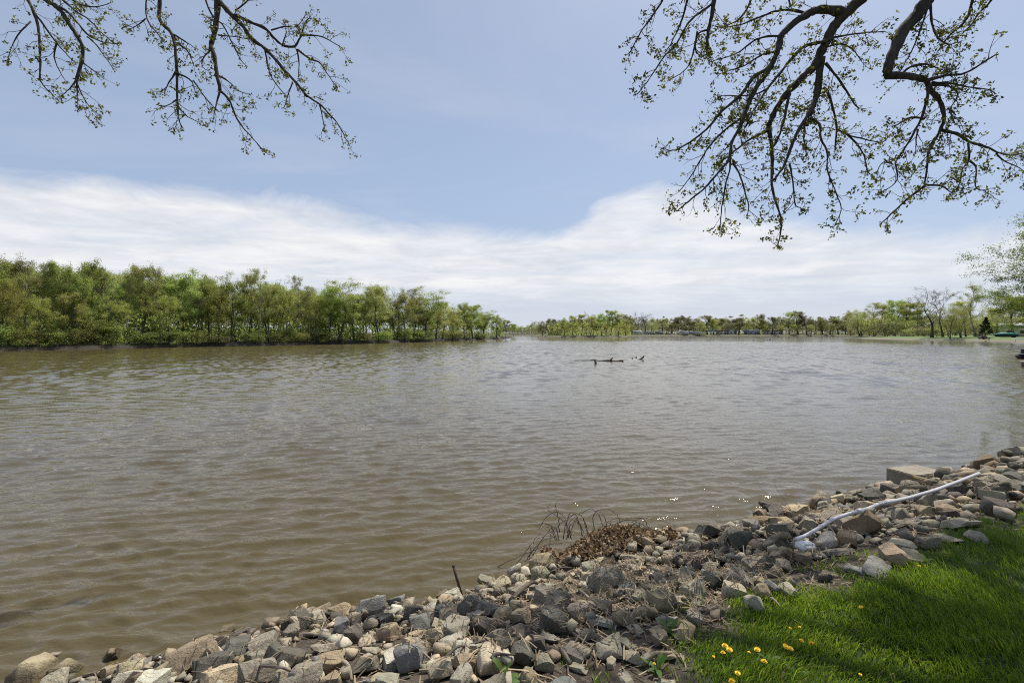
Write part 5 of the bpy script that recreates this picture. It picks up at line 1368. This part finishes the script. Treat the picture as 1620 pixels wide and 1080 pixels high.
# dead leaves on the mound, dry reeds and bark chips between the stones
def litter():
    rng = np.random.RandomState(51)
    M = leaf_mat('dead_leaves', (0.075, 0.036, 0.018), (0.42, 0.31, 0.19), 0.2, 0.7, 0.0)
    n = 3000
    rr_, tt_ = np.sqrt(rng.uniform(0, 1, n)), rng.uniform(0, 6.283, n)
    a = rr_ * np.cos(tt_) * 0.86 + MOUND[0] + .04; b = rr_ * np.sin(tt_) * 0.36 + MOUND[1] + .0
    k = (b > -0.15); a, b = a[k], b[k]
    x, y = to_xy(a, b); z = np.array([hm(p, q) for p, q in zip(a, b)]) + rng.uniform(0.0, 0.05, len(a))
    C = np.column_stack([x, y, z])
    V, T, t = leaf_faces(rng, C, 0.055, np.clip(rng.beta(0.9, 0.9, len(C)), 0, 1), 0.55, 0.2)
    # strays over the bank
    m = 420
    a2, b2 = rng.uniform(-3, 6, m), rng.uniform(0.1, 2.7, m); x, y = to_xy(a2, b2); z = np.array([hm(p, q) for p, q in zip(a2, b2)]) + 0.012
    V2, T2, t2 = leaf_faces(rng, np.column_stack([x, y, z]), 0.045, rng.uniform(0, 1, m), 0.5)
    me = new_mesh('leaf_litter', np.concatenate([V, V2]), [np.concatenate([T, T2 + len(V)])], M, tint=np.concatenate([t, t2]))
    tag(link('leaf_litter', me), 'brown dead leaves heaped on the mound and caught between stones', 'leaf litter', kind='stuff')
    # reeds: thin bent strips, most between the mound and the grass
    M2 = leaf_mat('dry_reed', (0.075, 0.055, 0.036), (0.42, 0.33, 0.21), 0.1, 0.8, 0.0)
    n = 9500
    u0, v0 = to_uv(1.05, 3.5)
    sel = rng.uniform(size=n)
    u = np.where(sel < 0.55, rng.normal(size=n) * 0.8 + u0, rng.uniform(-3.5, 6, n)); v = np.where(sel < 0.55, rng.normal(size=n) * 0.6 + v0, rng.uniform(0.3, 2.9, n))
    k = (v > 0.05) & (v < 3.3) & (u > -5) & (u < 13); u, v = u[k], v[k]; n = len(u)
    x, y = to_xy(u, v); kk = lawn_mask(x, y) < 0.5; x, y, u, v = x[kk], y[kk], u[kk], v[kk]; n = len(u)
    L_ = rng.uniform(0.02, 0.10, n) * np.where(rng.uniform(size=n) < .15, 1.8, 1); w = rng.uniform(0.0025, 0.008, n); th = rng.uniform(0, 6.283, n)
    d = np.stack([np.cos(th), np.sin(th)], 1)
    def zz(p):
        uu, vv = to_uv(p[:, 0], p[:, 1]); i = np.clip(((uu - GU0) / CELL).astype(int), 0, GNU - 1); j = np.clip(((vv - GV0) / CELL).astype(int), 0, GNV - 1); return HM[i, j]
    P0 = np.stack([x, y], 1); A, B = P0 - d * L_[:, None] / 2, P0 + d * L_[:, None] / 2
    zc = zz(P0) + rng.uniform(0.004, 0.014, n); tilt = rng.normal(0, 0.25, n) * L_
    za, zb = zc - tilt / 2, zc + tilt / 2
    s = np.stack([-d[:, 1], d[:, 0]], 1) * w[:, None] / 2
    up = rng.uniform(0, 0.3, n) * w
    V = np.stack([np.column_stack([A - s, za]), np.column_stack([A + s, za + up]), np.column_stack([P0 - s, zc + L_ * .06]), np.column_stack([P0 + s, zc + L_ * .06 + up]), np.column_stack([B - s, zb]), np.column_stack([B + s, zb + up])], 1).reshape(-1, 3)
    o = np.arange(n)[:, None] * 6
    Q = np.concatenate([o + np.array([[0, 1, 3, 2]]), o + np.array([[2, 3, 5, 4]])])
    me = new_mesh('reed_litter', V, [Q], M2, tint=np.repeat(rng.beta(1.0, 1.4, n), 6))
    tag(link('reed_litter', me), 'dry reeds and bark chips strewn between the stones', 'reed litter', kind='stuff')
litter()

# ------------------------------------------------------------------ lawn grass
def grass():
    rng = np.random.RandomState(61)
    M = leaf_mat('grass_blades', (0.050, 0.112, 0.012), (0.26, 0.345, 0.040), 0.55, 0.45, 0.0)
    X, Y = [], []
    for (x0, x1, y0, y1, dens) in ((0.3, 3.2, 1.5, 3.0, 12500), (0.3, 4.2, 3.0, 4.2, 8500), (3.2, 7.5, 1.5, 3.0, 5000), (4.2, 9, 3.0, 6.2, 4200), (1.5, 4.2, 4.2, 5, 3000)):
        n = int((x1 - x0) * (y1 - y0) * dens); X.append(rng.uniform(x0, x1, n)); Y.append(rng.uniform(y0, y1, n))
    X, Y = np.concatenate(X), np.concatenate(Y)
    m = lawn_mask(X, Y)
    clump = vnoise(X * 5, Y * 5, 71) * 0.6 + vnoise(X * 16, Y * 16, 72) * 0.4
    keep = rng.uniform(size=len(X)) < m * (0.35 + 0.9 * clump)
    # stray tufts among the stones close to the lawn
    X2, Y2 = rng.uniform(0.2, 3.0, 9000), rng.uniform(2.0, 4.0, 9000); u2, v2 = to_uv(X2, Y2)
    k2 = (v2 > 1.95) & (v2 < 2.9) & (vnoise(X2 * 7, Y2 * 7, 73) > 0.74)
    X, Y, m, clump = np.concatenate([X[keep], X2[k2]]), np.concatenate([Y[keep], Y2[k2]]), np.concatenate([m[keep], np.full(k2.sum(), .7)]), np.concatenate([clump[keep], np.full(k2.sum(), .7)])
    n = len(X); u, v = to_uv(X, Y); Z = bank_h(u, v) - 0.004
    H = (0.030 + 0.042 * clump) * rng.uniform(0.55, 1.35, n) * (0.75 + 0.35 * m)
    tall = rng.uniform(size=n) < 0.012; H[tall] *= 1.8
    # combed lean that turns slowly over the lawn
    la = 6.28 * vnoise(X * 0.8, Y * 0.8, 74) + rng.normal(0, 0.9, n); lean = H * rng.uniform(0.2, 1.0, n)
    dx, dy = np.cos(la) * lean, np.sin(la) * lean
    w = rng.uniform(0.0016, 0.0032, n); ph = rng.uniform(0, 6.283, n); sx, sy = np.cos(ph) * w, np.sin(ph) * w
    V = np.stack([np.column_stack([X - sx, Y - sy, Z]), np.column_stack([X + sx, Y + sy, Z]),
                  np.column_stack([X + dx * .38 - sx * .8, Y + dy * .38 - sy * .8, Z + H * .62]), np.column_stack([X + dx * .38 + sx * .8, Y + dy * .38 + sy * .8, Z + H * .62]),
                  np.column_stack([X + dx, Y + dy, Z + H])], 1).reshape(-1, 3)
    o = np.arange(n)[:, None] * 5
    t = np.clip(rng.beta(2, 2, n) * 0.75 + 0.35 * (vnoise(X * 2.2, Y * 2.2, 75) - 0.3), 0, 1)
    me = new_mesh('grass', V, [o + np.array([[2, 3, 4]]), o + np.array([[0, 1, 3, 2]])], M, tint=np.repeat(t, 5))
    tag(link('grass', me), 'short green lawn grass at the top of the bank', 'grass', kind='stuff')
    # straw in the sward
    M2 = leaf_mat('straw_blades', (0.16, 0.13, 0.06), (0.34, 0.29, 0.16), 0.3, 0.6, 0.0)
    k = rng.choice(n, int(n * 0.06), replace=False)
    Vs = V.reshape(n, 5, 3)[k].copy(); Vs[:, :, :2] += rng.normal(0, 0.01, (len(k), 1, 2)); Vs[:, 4, 2] -= 0.4 * H[k]
    o = np.arange(len(k))[:, None] * 5
    me = new_mesh('dry_grass', Vs.reshape(-1, 3), [o + np.array([[2, 3, 4]]), o + np.array([[0, 1, 3, 2]])], M2, tint=np.repeat(rng.uniform(0, 1, len(k)), 5))
    tag(link('dry_grass', me), 'scattered straw blades in the green lawn', 'dry grass', kind='stuff')
grass()

def flowers():
    rng = np.random.RandomState(81)
    MP = plain_mat('dandelion_petals', (0.85, 0.56, 0.01), 0.6, 0.12, 60.0)
    MS = plain_mat('flower_stem', (0.12, 0.16, 0.03), 0.6, 0.2, 30.0)
    MG = leaf_mat('weed_leaves', (0.05, 0.11, 0.015), (0.09, 0.17, 0.03), 0.35, 0.5, 0.0)
    def head(r):
        mb = MB()
        for ring, (n, rr, z, tl) in enumerate(((18, 1.0, 0.0, .10), (14, 0.74, .10, .30), (9, 0.45, .2, .6))):
            for k in range(n):
                a = k * 2 * math.pi / n + ring * .3; c, s = math.cos(a), math.sin(a); w = r * 0.17
                mb.add([[0, 0, z * r], [c * r * rr * .6 - s * w, s * r * rr * .6 + c * w, z * r + r * tl * .5], [c * r * rr, s * r * rr, z * r + r * tl * .8], [c * r * rr * .6 + s * w, s * r * rr * .6 - c * w, z * r + r * tl * .5]], None, [[3, 2, 1, 0]])
        return mb.mesh('flower_head', MP)
    heads = [head(0.017), head(0.014), head(0.008)]
    FL = [(1147, 1021, 0, 'dandelion at the back of the tight group of three'), (1154, 1027, 0, 'dandelion at the river-away side of the tight group of three'), (1144, 1032, 1, 'dandelion in front in the tight group of three'),
          (1198, 1027, 0, 'dandelion on its own between the group of three and the pair'), (1209, 1046, 0, 'largest open dandelion, in front of the lone one'), (1243, 1022, 0, 'dandelion, larger bloom of the touching pair'),
          (1251, 1025, 1, 'dandelion, smaller bloom of the touching pair'), (1284, 1017, 0, 'dandelion farthest from the stones in the flower patch'), (1268, 1013, 1, 'half-closed dandelion behind the touching pair'), (1265, 991, 2, 'tiny dandelion bud near the bare soil, upper one'),
          (1250, 993, 2, 'tiny dandelion bud near the bare soil, beside a dead leaf'), (1167, 1064, 1, 'dandelion low in the shade of the lawn'), (1158, 1077, 0, 'dandelion nearest the camera in the lawn'), (1362, 960, 1, 'dandelion by itself in the shaded lawn'),
          (1129, 1038, 2, 'orange dandelion bud at the stones beside the group of three'), (1035, 1049, 2, 'small dandelion growing among the stones'), (1454, 895, 1, 'dandelion at the lawn edge below the pale tan slab'), (1361, 1066, 2, 'faded dandelion deep in the shaded lawn'), (1185, 1031, 2, 'small bud just before the lone dandelion')]
    for px, py, h, lab in FL:
        D = 1.5
        while True:
            p = at(px, py, D); u, v = to_uv(p[0], p[1]); g = float(bank_h(u, v))
            if p[2] <= g + 0.06 or D > 9: break
            D += 0.01
        r = link('dandelion', None, loc=(p[0], p[1], g)); tag(r, lab, 'dandelion', 'dandelions in the lawn')
        mb = MB(); hz = p[2] - g; mb.tube([[0, 0, -0.01], [0.004, 0.003, hz * .6], [0, 0, hz]], [0.0022, 0.002, 0.0022], 5); part('stem', mb, MS, r)
        o = link('flower_head', heads[h], r, (0, 0, hz)); o.rotation_euler = (rng.normal(0.25, 0.15), rng.normal(0.15, .2), rng.uniform(0, 6))
    WD = [(1062, 1000, .13, 5, 'broad-leaved weed with two long upright leaves beside the grass edge'), (798, 1068, .11, 6, 'green weed growing between stones below the large cream block'), (1380, 975, .06, 4, 'pale clover leaf in the shaded lawn'), (1466, 890, .08, 5, 'yellow-green weed at the lawn edge'),
          (1216, 1046, .08, 5, 'flat weed rosette under the largest dandelion'), (1040, 1058, .09, 5, 'weed rosette beside the small dandelion among the stones'), (1345, 980, .05, 4, 'upright sprig with pale leaves in the lawn'), (1260, 1066, .07, 5, 'flat bright leaf in the lawn near the camera')]
    for px, py, s, n, lab in WD:
        p = hit(px, py, 0.02); r = link('weed', None, loc=p); tag(r, lab, 'weed', 'broad-leaved weeds at the lawn edge')
        for k in range(n):
            a = k * 2.4 + rng.uniform(-.4, .4); el = rng.uniform(0.25, 1.2); L_ = s * rng.uniform(.7, 1.15); c, q = math.cos(a), math.sin(a); w = L_ * 0.13
            x1, z1 = L_ * math.cos(el), L_ * math.sin(el)
            pt = lambda f, side, dz=0: [c * x1 * f - q * w * side, q * x1 * f + c * w * side, z1 * f - .35 * L_ * f * f * math.cos(el) + dz]
            V = [pt(0, .3), pt(0, -.3), pt(.35, -.9, .004), pt(.35, .9, .004), pt(.7, -1, .004), pt(.7, 1, .004), pt(1, -.1), pt(1, .1)]
            me = new_mesh('leaf', V, [[[0, 1, 2, 3], [3, 2, 4, 5], [5, 4, 6, 7]]], MG, tint=[rng.uniform(.3, 1)] * 8); link('leaf', me, r)
flowers()
# ------------------------------------------------------------------ the two oaks whose boughs hang into view
M_OAKBARK = bark_mat('oak_bark', (0.028, 0.022, 0.018), (0.085, 0.070, 0.056), 14.0, 0.9, 0.35)
M_OAKLEAF = leaf_mat('young_oak_leaves', (0.075, 0.085, 0.012), (0.20, 0.20, 0.03), 0.45, 0.55, 0.0)
# bough polylines in photo pixels: width px at start and end ; points
RIGHT = '''22 9:1372 -12,1352 8,1330 30,1317 45,1302 74,1287 107,1267 126,1245 148,1227 174,1215 200
8 2:1215 200,1219 230,1221 256,1219 289,1227 318,1234 341,1236 363,1230 389
17 7:1340 22,1300 15,1278 22,1252 41,1236 56,1232 74,1225 100,1201 133,1186 159,1171 200
7 2:1171 200,1156 226,1154 252,1130 278,1112 300,1086 322,1072 333
8 2:1222 104,1190 122,1175 148,1145 174,1123 200,1097 222,1071 237,1056 240
8 3:1317 60,1300 67,1271 74,1256 93,1234 119,1215 141,1196 170,1180 200
5 1.5:1180 176,1171 190,1145 207,1119 237,1108 256,1092 281,1074 303
4 1.5:1156 237,1156 267,1145 307,1141 344,1139 366
4 1.5:1160 259,1171 274,1178 300,1186 326,1182 342
6 2:1249 148,1241 185,1230 219,1221 237
5 2:1215 207,1190 219,1167 237,1150 252,1130 262
10 3:1296 108,1290 155,1275 185,1260 207,1249 241,1238 267,1224 285
4 1.5:1249 259,1256 296,1256 326,1268 330
4 1.5:1275 185,1271 222,1274 234,1280 236
14 5:1300 90,1298 111,1295 141,1284 178,1276 200
6 2.5:1303 138,1310 148,1321 181,1324 207,1321 237
5 1.5:1280 185,1298 196,1297 219,1310 241,1308 267,1317 285,1328 315,1332 333,1319 359
4 1.5:1325 204,1347 215,1372 222,1398 226,1405 216
4 1.5:1337 210,1358 230,1369 252,1372 274,1380 277
6 2:1306 100,1328 126,1343 148,1354 168,1358 171
5 1.5:1317 60,1339 55,1369 52,1400 50
4 1.5:1302 78,1330 66,1352 78,1362 96
26 15:1475 -14,1463 8,1450 26,1428 48,1417 74,1406 100,1403 120
15 10:1403 119,1428 118,1450 122,1468 128
10 5:1466 128,1472 144,1487 159,1495 189,1487 211,1472 230
5 2.5:1476 226,1469 237,1467 270,1463 294
5 1.5:1463 294,1439 311,1417 330,1403 345,1393 355
4 1.5:1465 293,1487 292,1500 300,1508 307
7 2.5:1468 134,1469 148,1461 185,1443 218,1424 244,1416 258
3 1.2:1420 250,1395 255,1386 276
3 1.2:1416 258,1422 285,1405 298,1392 304
7 2.5:1492 205,1517 211,1532 226,1554 230,1576 241,1598 248,1622 241
4 1.5:1532 226,1536 256,1521 267,1521 289,1512 300
4 1.5:1534 254,1548 264,1539 293,1550 303,1564 300
3 1.2:1576 242,1590 258,1612 262,1628 280
6 2:1466 127,1502 119,1524 119,1547 107,1573 89,1580 86
5 2:1430 115,1443 104,1465 100,1484 107,1490 116
5 1.5:1472 134,1495 134,1510 141,1518 152,1500 172,1512 182
5 1.5:1474 130,1510 133,1532 139,1562 142,1576 149
3 1.2:1503 174,1508 190,1512 200,1530 200
5 2:1461 188,1448 184,1428 190,1415 200
4 1.2:1452 205,1450 225,1448 243
9 4:1132 -12,1127 26,1121 48,1119 85
5 1.5:1127 5,1115 15,1090 33,1071 70,1049 89,1030 122,1012 144,1008 150
4 1.5:1120 48,1104 52,1097 81,1091 107,1071 120,1062 124
5 1.5:1090 -8,1082 22,1068 60,1050 86
5 1.5:1052 -10,1049 0,1034 26,1012 52,998 81,993 86
4 1.2:1104 50,1098 80,1110 92
6 2:1280 23,1250 14,1222 18,1195 30,1170 40,1140 44
5 1.5:1236 58,1210 58,1190 66,1168 85,1150 92,1130 96
4 1.5:1232 80,1205 86,1180 104,1158 112,1135 118
4 1.5:1215 141,1196 150,1160 152,1134 150
5 2:1190 -10,1186 10,1168 34,1150 40
4 1.5:1250 12,1246 -6,1238 -14
6 2:1540 -12,1532 26,1520 42,1502 55,1487 78
5 1.5:1470 2,1474 40,1482 60,1500 72,1520 66
4 1.5:1466 16,1452 60,1438 90,1425 112
5 1.5:1580 -14,1560 10,1545 24,1538 40,1524 52'''
LEFT = '''7 3:40 -12,44 -2,55 22,61 48,62 85,63 126
3 1.2:63 126,75 142,86 153
4 1.4:54 20,70 44,89 70,107 89,120 100
3 1:48 34,30 50,18 72,12 95
9 5:64 -10,70 0,89 11,104 33,119 56,130 74,130 96,121 126
4 1.3:121 126,122 148,123 171
3 1.2:122 134,133 159,146 174,160 184
3 1.2:121 126,107 144,98 152
5 1.5:80 4,110 20,137 55,163 67,189 70
4 1.4:90 -8,120 18,141 30,163 52,181 70
3 1.2:137 58,152 70,163 89,180 110
3 1.2:130 98,148 112,164 122
4 1.3:100 -8,128 10,150 14,176 4
3 1:89 70,84 92,98 118,106 130
8 5:254 -14,252 0,250 33,272 52,278 74,280 115
5 1.5:280 115,280 159,281 185,284 196,289 203
4 1.2:272 54,296 67,311 78
4 1.2:281 68,298 80,307 104
4 1.3:280 115,304 126,309 146
3 1:306 128,318 148,330 162,344 175
4 1.2:279 114,269 128,260 148
3 1:280 158,266 168,251 172
3 1:281 166,296 184,315 194
4 1.5:232 -12,231 0,230 30,246 48,260 68
3 1:230 30,216 42,206 46
12 6:346 -12,344 0,343 30,339 56,332 74,341 89,343 122,348 144
5 1.4:348 144,363 156,370 178,385 204,400 220,418 239
4 1.4:347 146,342 166,337 191
4 1.3:343 118,362 128,378 146,396 150
9 4:347 2,367 22,385 41,400 63,422 78,444 104,467 130,485 152
4 1.3:485 152,507 167,530 189,542 210,553 230
7 3:370 24,393 35,419 43,430 60,446 74,467 76,470 68,478 56
4 1.2:478 56,507 57,524 66,540 76
4 1.3:469 78,474 100,472 122
4 1.3:471 78,490 94,507 100,518 118,534 140
4 1.3:419 80,424 100,427 116,440 138,454 153
3 1.2:464 130,456 150,449 171
3 1:506 166,510 186,514 206
4 1.3:322 -10,330 16,345 34,352 37,370 74,378 92,389 104
3 1:345 56,370 58,392 62
4 1.3:372 16,390 4,400 -10
3 1.1:430 48,452 40,470 46,485 22
3 1.1:478 54,480 36,492 24,497 40
3 1:446 74,455 54,450 36
3 1.1:334 78,322 90,316 106,330 112'''

def oak(name_label, data, D0, seed, anchor, trunk, leaf_light, twig_gap=0.078):
    """one oak: trunk out of view, scaffold limbs rising over the lawn, boughs hanging into view"""
    rng = np.random.RandomState(seed)
    root = link('oak_tree', None, loc=trunk); tag(root, name_label, 'tree', 'oaks overhanging the lawn')
    T0 = np.array(trunk, float)
    boughs = []
    for line in data.split('\n'):
        a, b = line.split(':'); w0, w1 = map(float, a.split()); pts = [tuple(map(float, p.split())) for p in b.split(',')]
        boughs.append((w0, w1, pts))
    built = []          # (pts_px, world pts, radii)
    starts = []
    for w0, w1, pts in boughs:
        # start depth from the bough it grows out of
        Ds = D0 + rng.uniform(-0.25, 0.25); grew = False
        best = None
        for pp, PW, rr in built:
            for (qx, qy), pw in zip(pp, PW):
                d = (qx - pts[0][0]) ** 2 + (qy - pts[0][1]) ** 2
                if best is None or d < best[0]: best = (d, pw[1])
        if best and best[0] < 26 ** 2: Ds = best[1]; grew = True
        n = len(pts); L_px = sum(math.dist(pts[i], pts[i + 1]) for i in range(n - 1))
        drift = rng.uniform(-0.9, 0.9) * L_px / 300
        t = np.linspace(0, 1, n); k = max(8, int(L_px / 6)); q = np.linspace(0, n - 1, k)
        xs, ys = np.interp(q, np.arange(n), [p[0] for p in pts]), np.interp(q, np.arange(n), [p[1] for p in pts])
        for _ in range(2):
            xs[1:-1] = .5 * xs[1:-1] + .25 * (xs[:-2] + xs[2:]); ys[1:-1] = .5 * ys[1:-1] + .25 * (ys[:-2] + ys[2:])
        f = np.linspace(0, 1, k); Dk = Ds + drift * f + 0.10 * np.sin(f * 5 + rng.uniform(0, 6)) * f
        sd_ = np.cumsum(rng.normal(size=(k, 2)), 0); sd_ -= np.linspace(0, 1, k)[:, None] * sd_[-1]
        jit = 0.4
        W = np.array([at(x + jit * a_, y + jit * b_, d) for x, y, d, (a_, b_) in zip(xs, ys, Dk, sd_)])
        rad = (w0 + (w1 - w0) * f ** 0.8) * 0.5 / FPX * Dk * 0.84 * (1 + 0.10 * rng.normal(size=k))
        rad[rad < 0.0045] = 0.0045
        built.append((list(zip(xs, ys)), W, rad))
        if not grew: starts.append((W[0], rad[0], W[1] - W[0]))
    leaves_all = []
    def cluster(p, d, n, s):
        c = p + rng.normal(size=(n, 3)) * s * 0.55 + d * s * 0.5
        return c
    for bi, ((pp, W, rad), (w0, w1, pts)) in enumerate(zip(built, boughs)):
        mb = MB(); mb.tube(W, rad, 9 if w0 > 7 else 6)
        o = link('bough', mb.mesh('bough', M_OAKBARK, True), root, None); o.matrix_parent_inverse = Matrix.Translation(-T0)
        # twigs
        tm = MB(); LC = []
        acc = rng.uniform(0, twig_gap)
        n = len(W)
        for i in range(1, n):
            seg = W[i] - W[i - 1]; acc += np.linalg.norm(seg)
            thick = rad[i] > 0.032
            while acc > twig_gap * (2.0 if thick else 1.0):
                acc -= twig_gap * (2.0 if thick else 1.0)
                f = i / n
                d = seg / (np.linalg.norm(seg) + 1e-9)
                d = rot_dir(d, rng, 30, 75); d[2] -= 0.12; d[1] *= 0.8
                L_ = rng.uniform(0.09, 0.36) * (1.15 - 0.55 * f)
                P = limb_path(W[i], d, L_, rng, 5, -0.1, 0.22)
                tm.tube(P, np.linspace(min(rad[i] * .6, 0.0045), 0.0018, 5), 4, cap=False)
                tips = [(P[-1], P[-1] - P[-2])]
                for _ in range(rng.randint(1, 4)):
                    j = rng.randint(1, 4); dd = rot_dir(P[j + 1 if j < 4 else 4] - P[j - 1], rng, 25, 65); dd[2] -= .1
                    S = limb_path(P[j], dd, L_ * rng.uniform(.25, .6), rng, 4, -0.1, 0.2); tm.tube(S, [0.0026, .0022, .0018, .0014], 3, cap=False)
                    tips.append((S[-1], S[-1] - S[-2])); 
                    if rng.uniform() < .5: tips.append((S[1], S[2] - S[1]))
                for p, dv in tips:
                    if rng.uniform() < 0.78: LC.append(cluster(p, dv / (np.linalg.norm(dv) + 1e-9), rng.randint(4, 10), 0.035))
        LC.append(cluster(W[-1], W[-1] - W[-2], 8, 0.04))
        if tm.V:
            q = link('twigs', tm.mesh('twigs', M_OAKBARK), o); q['kind'] = 'stuff'; q.matrix_parent_inverse = Matrix.Identity(4)
        if LC:
            V, T, t = leaf_faces(rng, np.concatenate(LC), 0.036, None, 0.55)
            q = link('leaves', new_mesh('leaves', V, [T], M_OAKLEAF, tint=t * leaf_light), o); q['kind'] = 'stuff'
    # trunk and scaffold limbs that carry the boughs, all out of view
    H = anchor[2] - T0[2]
    t = np.linspace(0, 1, 9)[:, None]
    TP = np.array([0, 0, -0.2]) * (1 - t) + t * (np.array(anchor) - T0); TP = bend(TP, rng, 0.2)
    mb = MB(); r0 = 0.34; rr = np.linspace(r0, 0.22, 9); rr[0] = r0 * 1.5; rr[1] = r0 * 1.12; mb.tube(TP, rr, 14)
    link('trunk', mb.mesh('trunk', M_OAKBARK, True), root)
    top = TP[-1] + T0
    for p, r_, d in starts:
        d = d / (np.linalg.norm(d) + 1e-9)
        # leave the bough backwards along its own line, then rise and swing to the trunk
        L_ = np.linalg.norm(p - top); c1 = p - d * 0.45 * L_ * 0.6 + np.array([0, 0, 0.25]); c1[2] = max(c1[2], p[2] + .3); c2 = top + (p - top) * 0.25 + np.array([0, 0, 0.9])
        s = np.linspace(0, 1, 16)[:, None]
        P = (1 - s) ** 3 * p + 3 * s * (1 - s) ** 2 * c1 + 3 * s * s * (1 - s) * c2 + s ** 3 * top
        mb = MB(); mb.tube(P, np.linspace(r_, max(r_ * 1.6, min(0.13, r_ * 2.2)), 16), 9)
        o = link('limb', mb.mesh('limb', M_OAKBARK, True), root); o.matrix_parent_inverse = Matrix.Translation(-T0)
    return root, top
def crown(root, top, blobs, seed, n_leaf):
    """the leafy part of the oak above and beside the picture, which dapples the bank"""
    rng = np.random.RandomState(seed); T0 = np.array(root.location)
    for (c, R, dens) in blobs:
        c = np.array(c, float); mb = MB(); LC = []
        mid = (c + top) / 2 + np.array([0, 0, 0.5]); s = np.linspace(0, 1, 12)[:, None]
        P = (1 - s) ** 2 * top + 2 * s * (1 - s) * mid + s * s * c; mb.tube(P, np.linspace(0.11, 0.035, 12), 8)
        for k in range(9):
            d = rng.normal(size=3); d[2] *= .6; d /= np.linalg.norm(d)
            i = rng.randint(10, 12); S = limb_path(P[i], d, R * rng.uniform(.6, 1.0), rng, 6, 0.0, .2); mb.tube(S, np.linspace(.028, .008, 6), 5)
            for q in range(7):
                j = rng.randint(1, 6); Q = limb_path(S[j], rot_dir(S[j] - S[j - 1], rng, 30, 75), R * rng.uniform(.2, .5), rng, 5, -.1, .2); mb.tube(Q, np.linspace(.007, .002, 5), 4)
                for w in Q[1:]:
                    m = int(n_leaf * dens); LC.append(w + rng.normal(size=(m, 3)) * 0.11)
        o = link('limb', mb.mesh('limb', M_OAKBARK, True), root); o.matrix_parent_inverse = Matrix.Translation(-T0)
        V, T, t = leaf_faces(rng, np.concatenate(LC), 0.065, None, 0.6)
        q = link('leaves', new_mesh('leaves', V, [T], M_OAKLEAF, tint=t * .6), o); q['kind'] = 'stuff'
OAK_R = oak('oak with thick dark boughs and opening leaves hanging over the bank and lawn', RIGHT, 5.6, 5, (7.4, 3.2, 6.6), (7.6, 2.4, 1.0), 0.8)
OAK_L = oak('oak with thinner yellow-green twigs hanging in from above the open water', LEFT, 6.4, 6, (-6.2, -1.2, 7.2), (-6.4, -2.2, 0.9), 1.0, 0.125)
def over(px, py, t, z=0.95):
    """centre of a leaf mass that throws its shade on the bank at this photo pixel"""
    p = onplane(px, py, z); return p + np.array(sd) * t
SHADE = [(over(1500, 985, 8.6), 0.62, 1.0), (over(1590, 1060, 8.8), 0.5, 1.0), (over(1600, 860, 8.8), 0.4, 0.8)]
crown(*OAK_R, SHADE, 91, 7)
SHADE2 = [(over(630, 960, 9.6, .45), 0.26, .7), (over(835, 1020, 9.8, .7), 0.24, .7), (over(1130, 865, 9.6, .5), 0.3, .6)]
crown(*OAK_R, SHADE2, 92, 7)
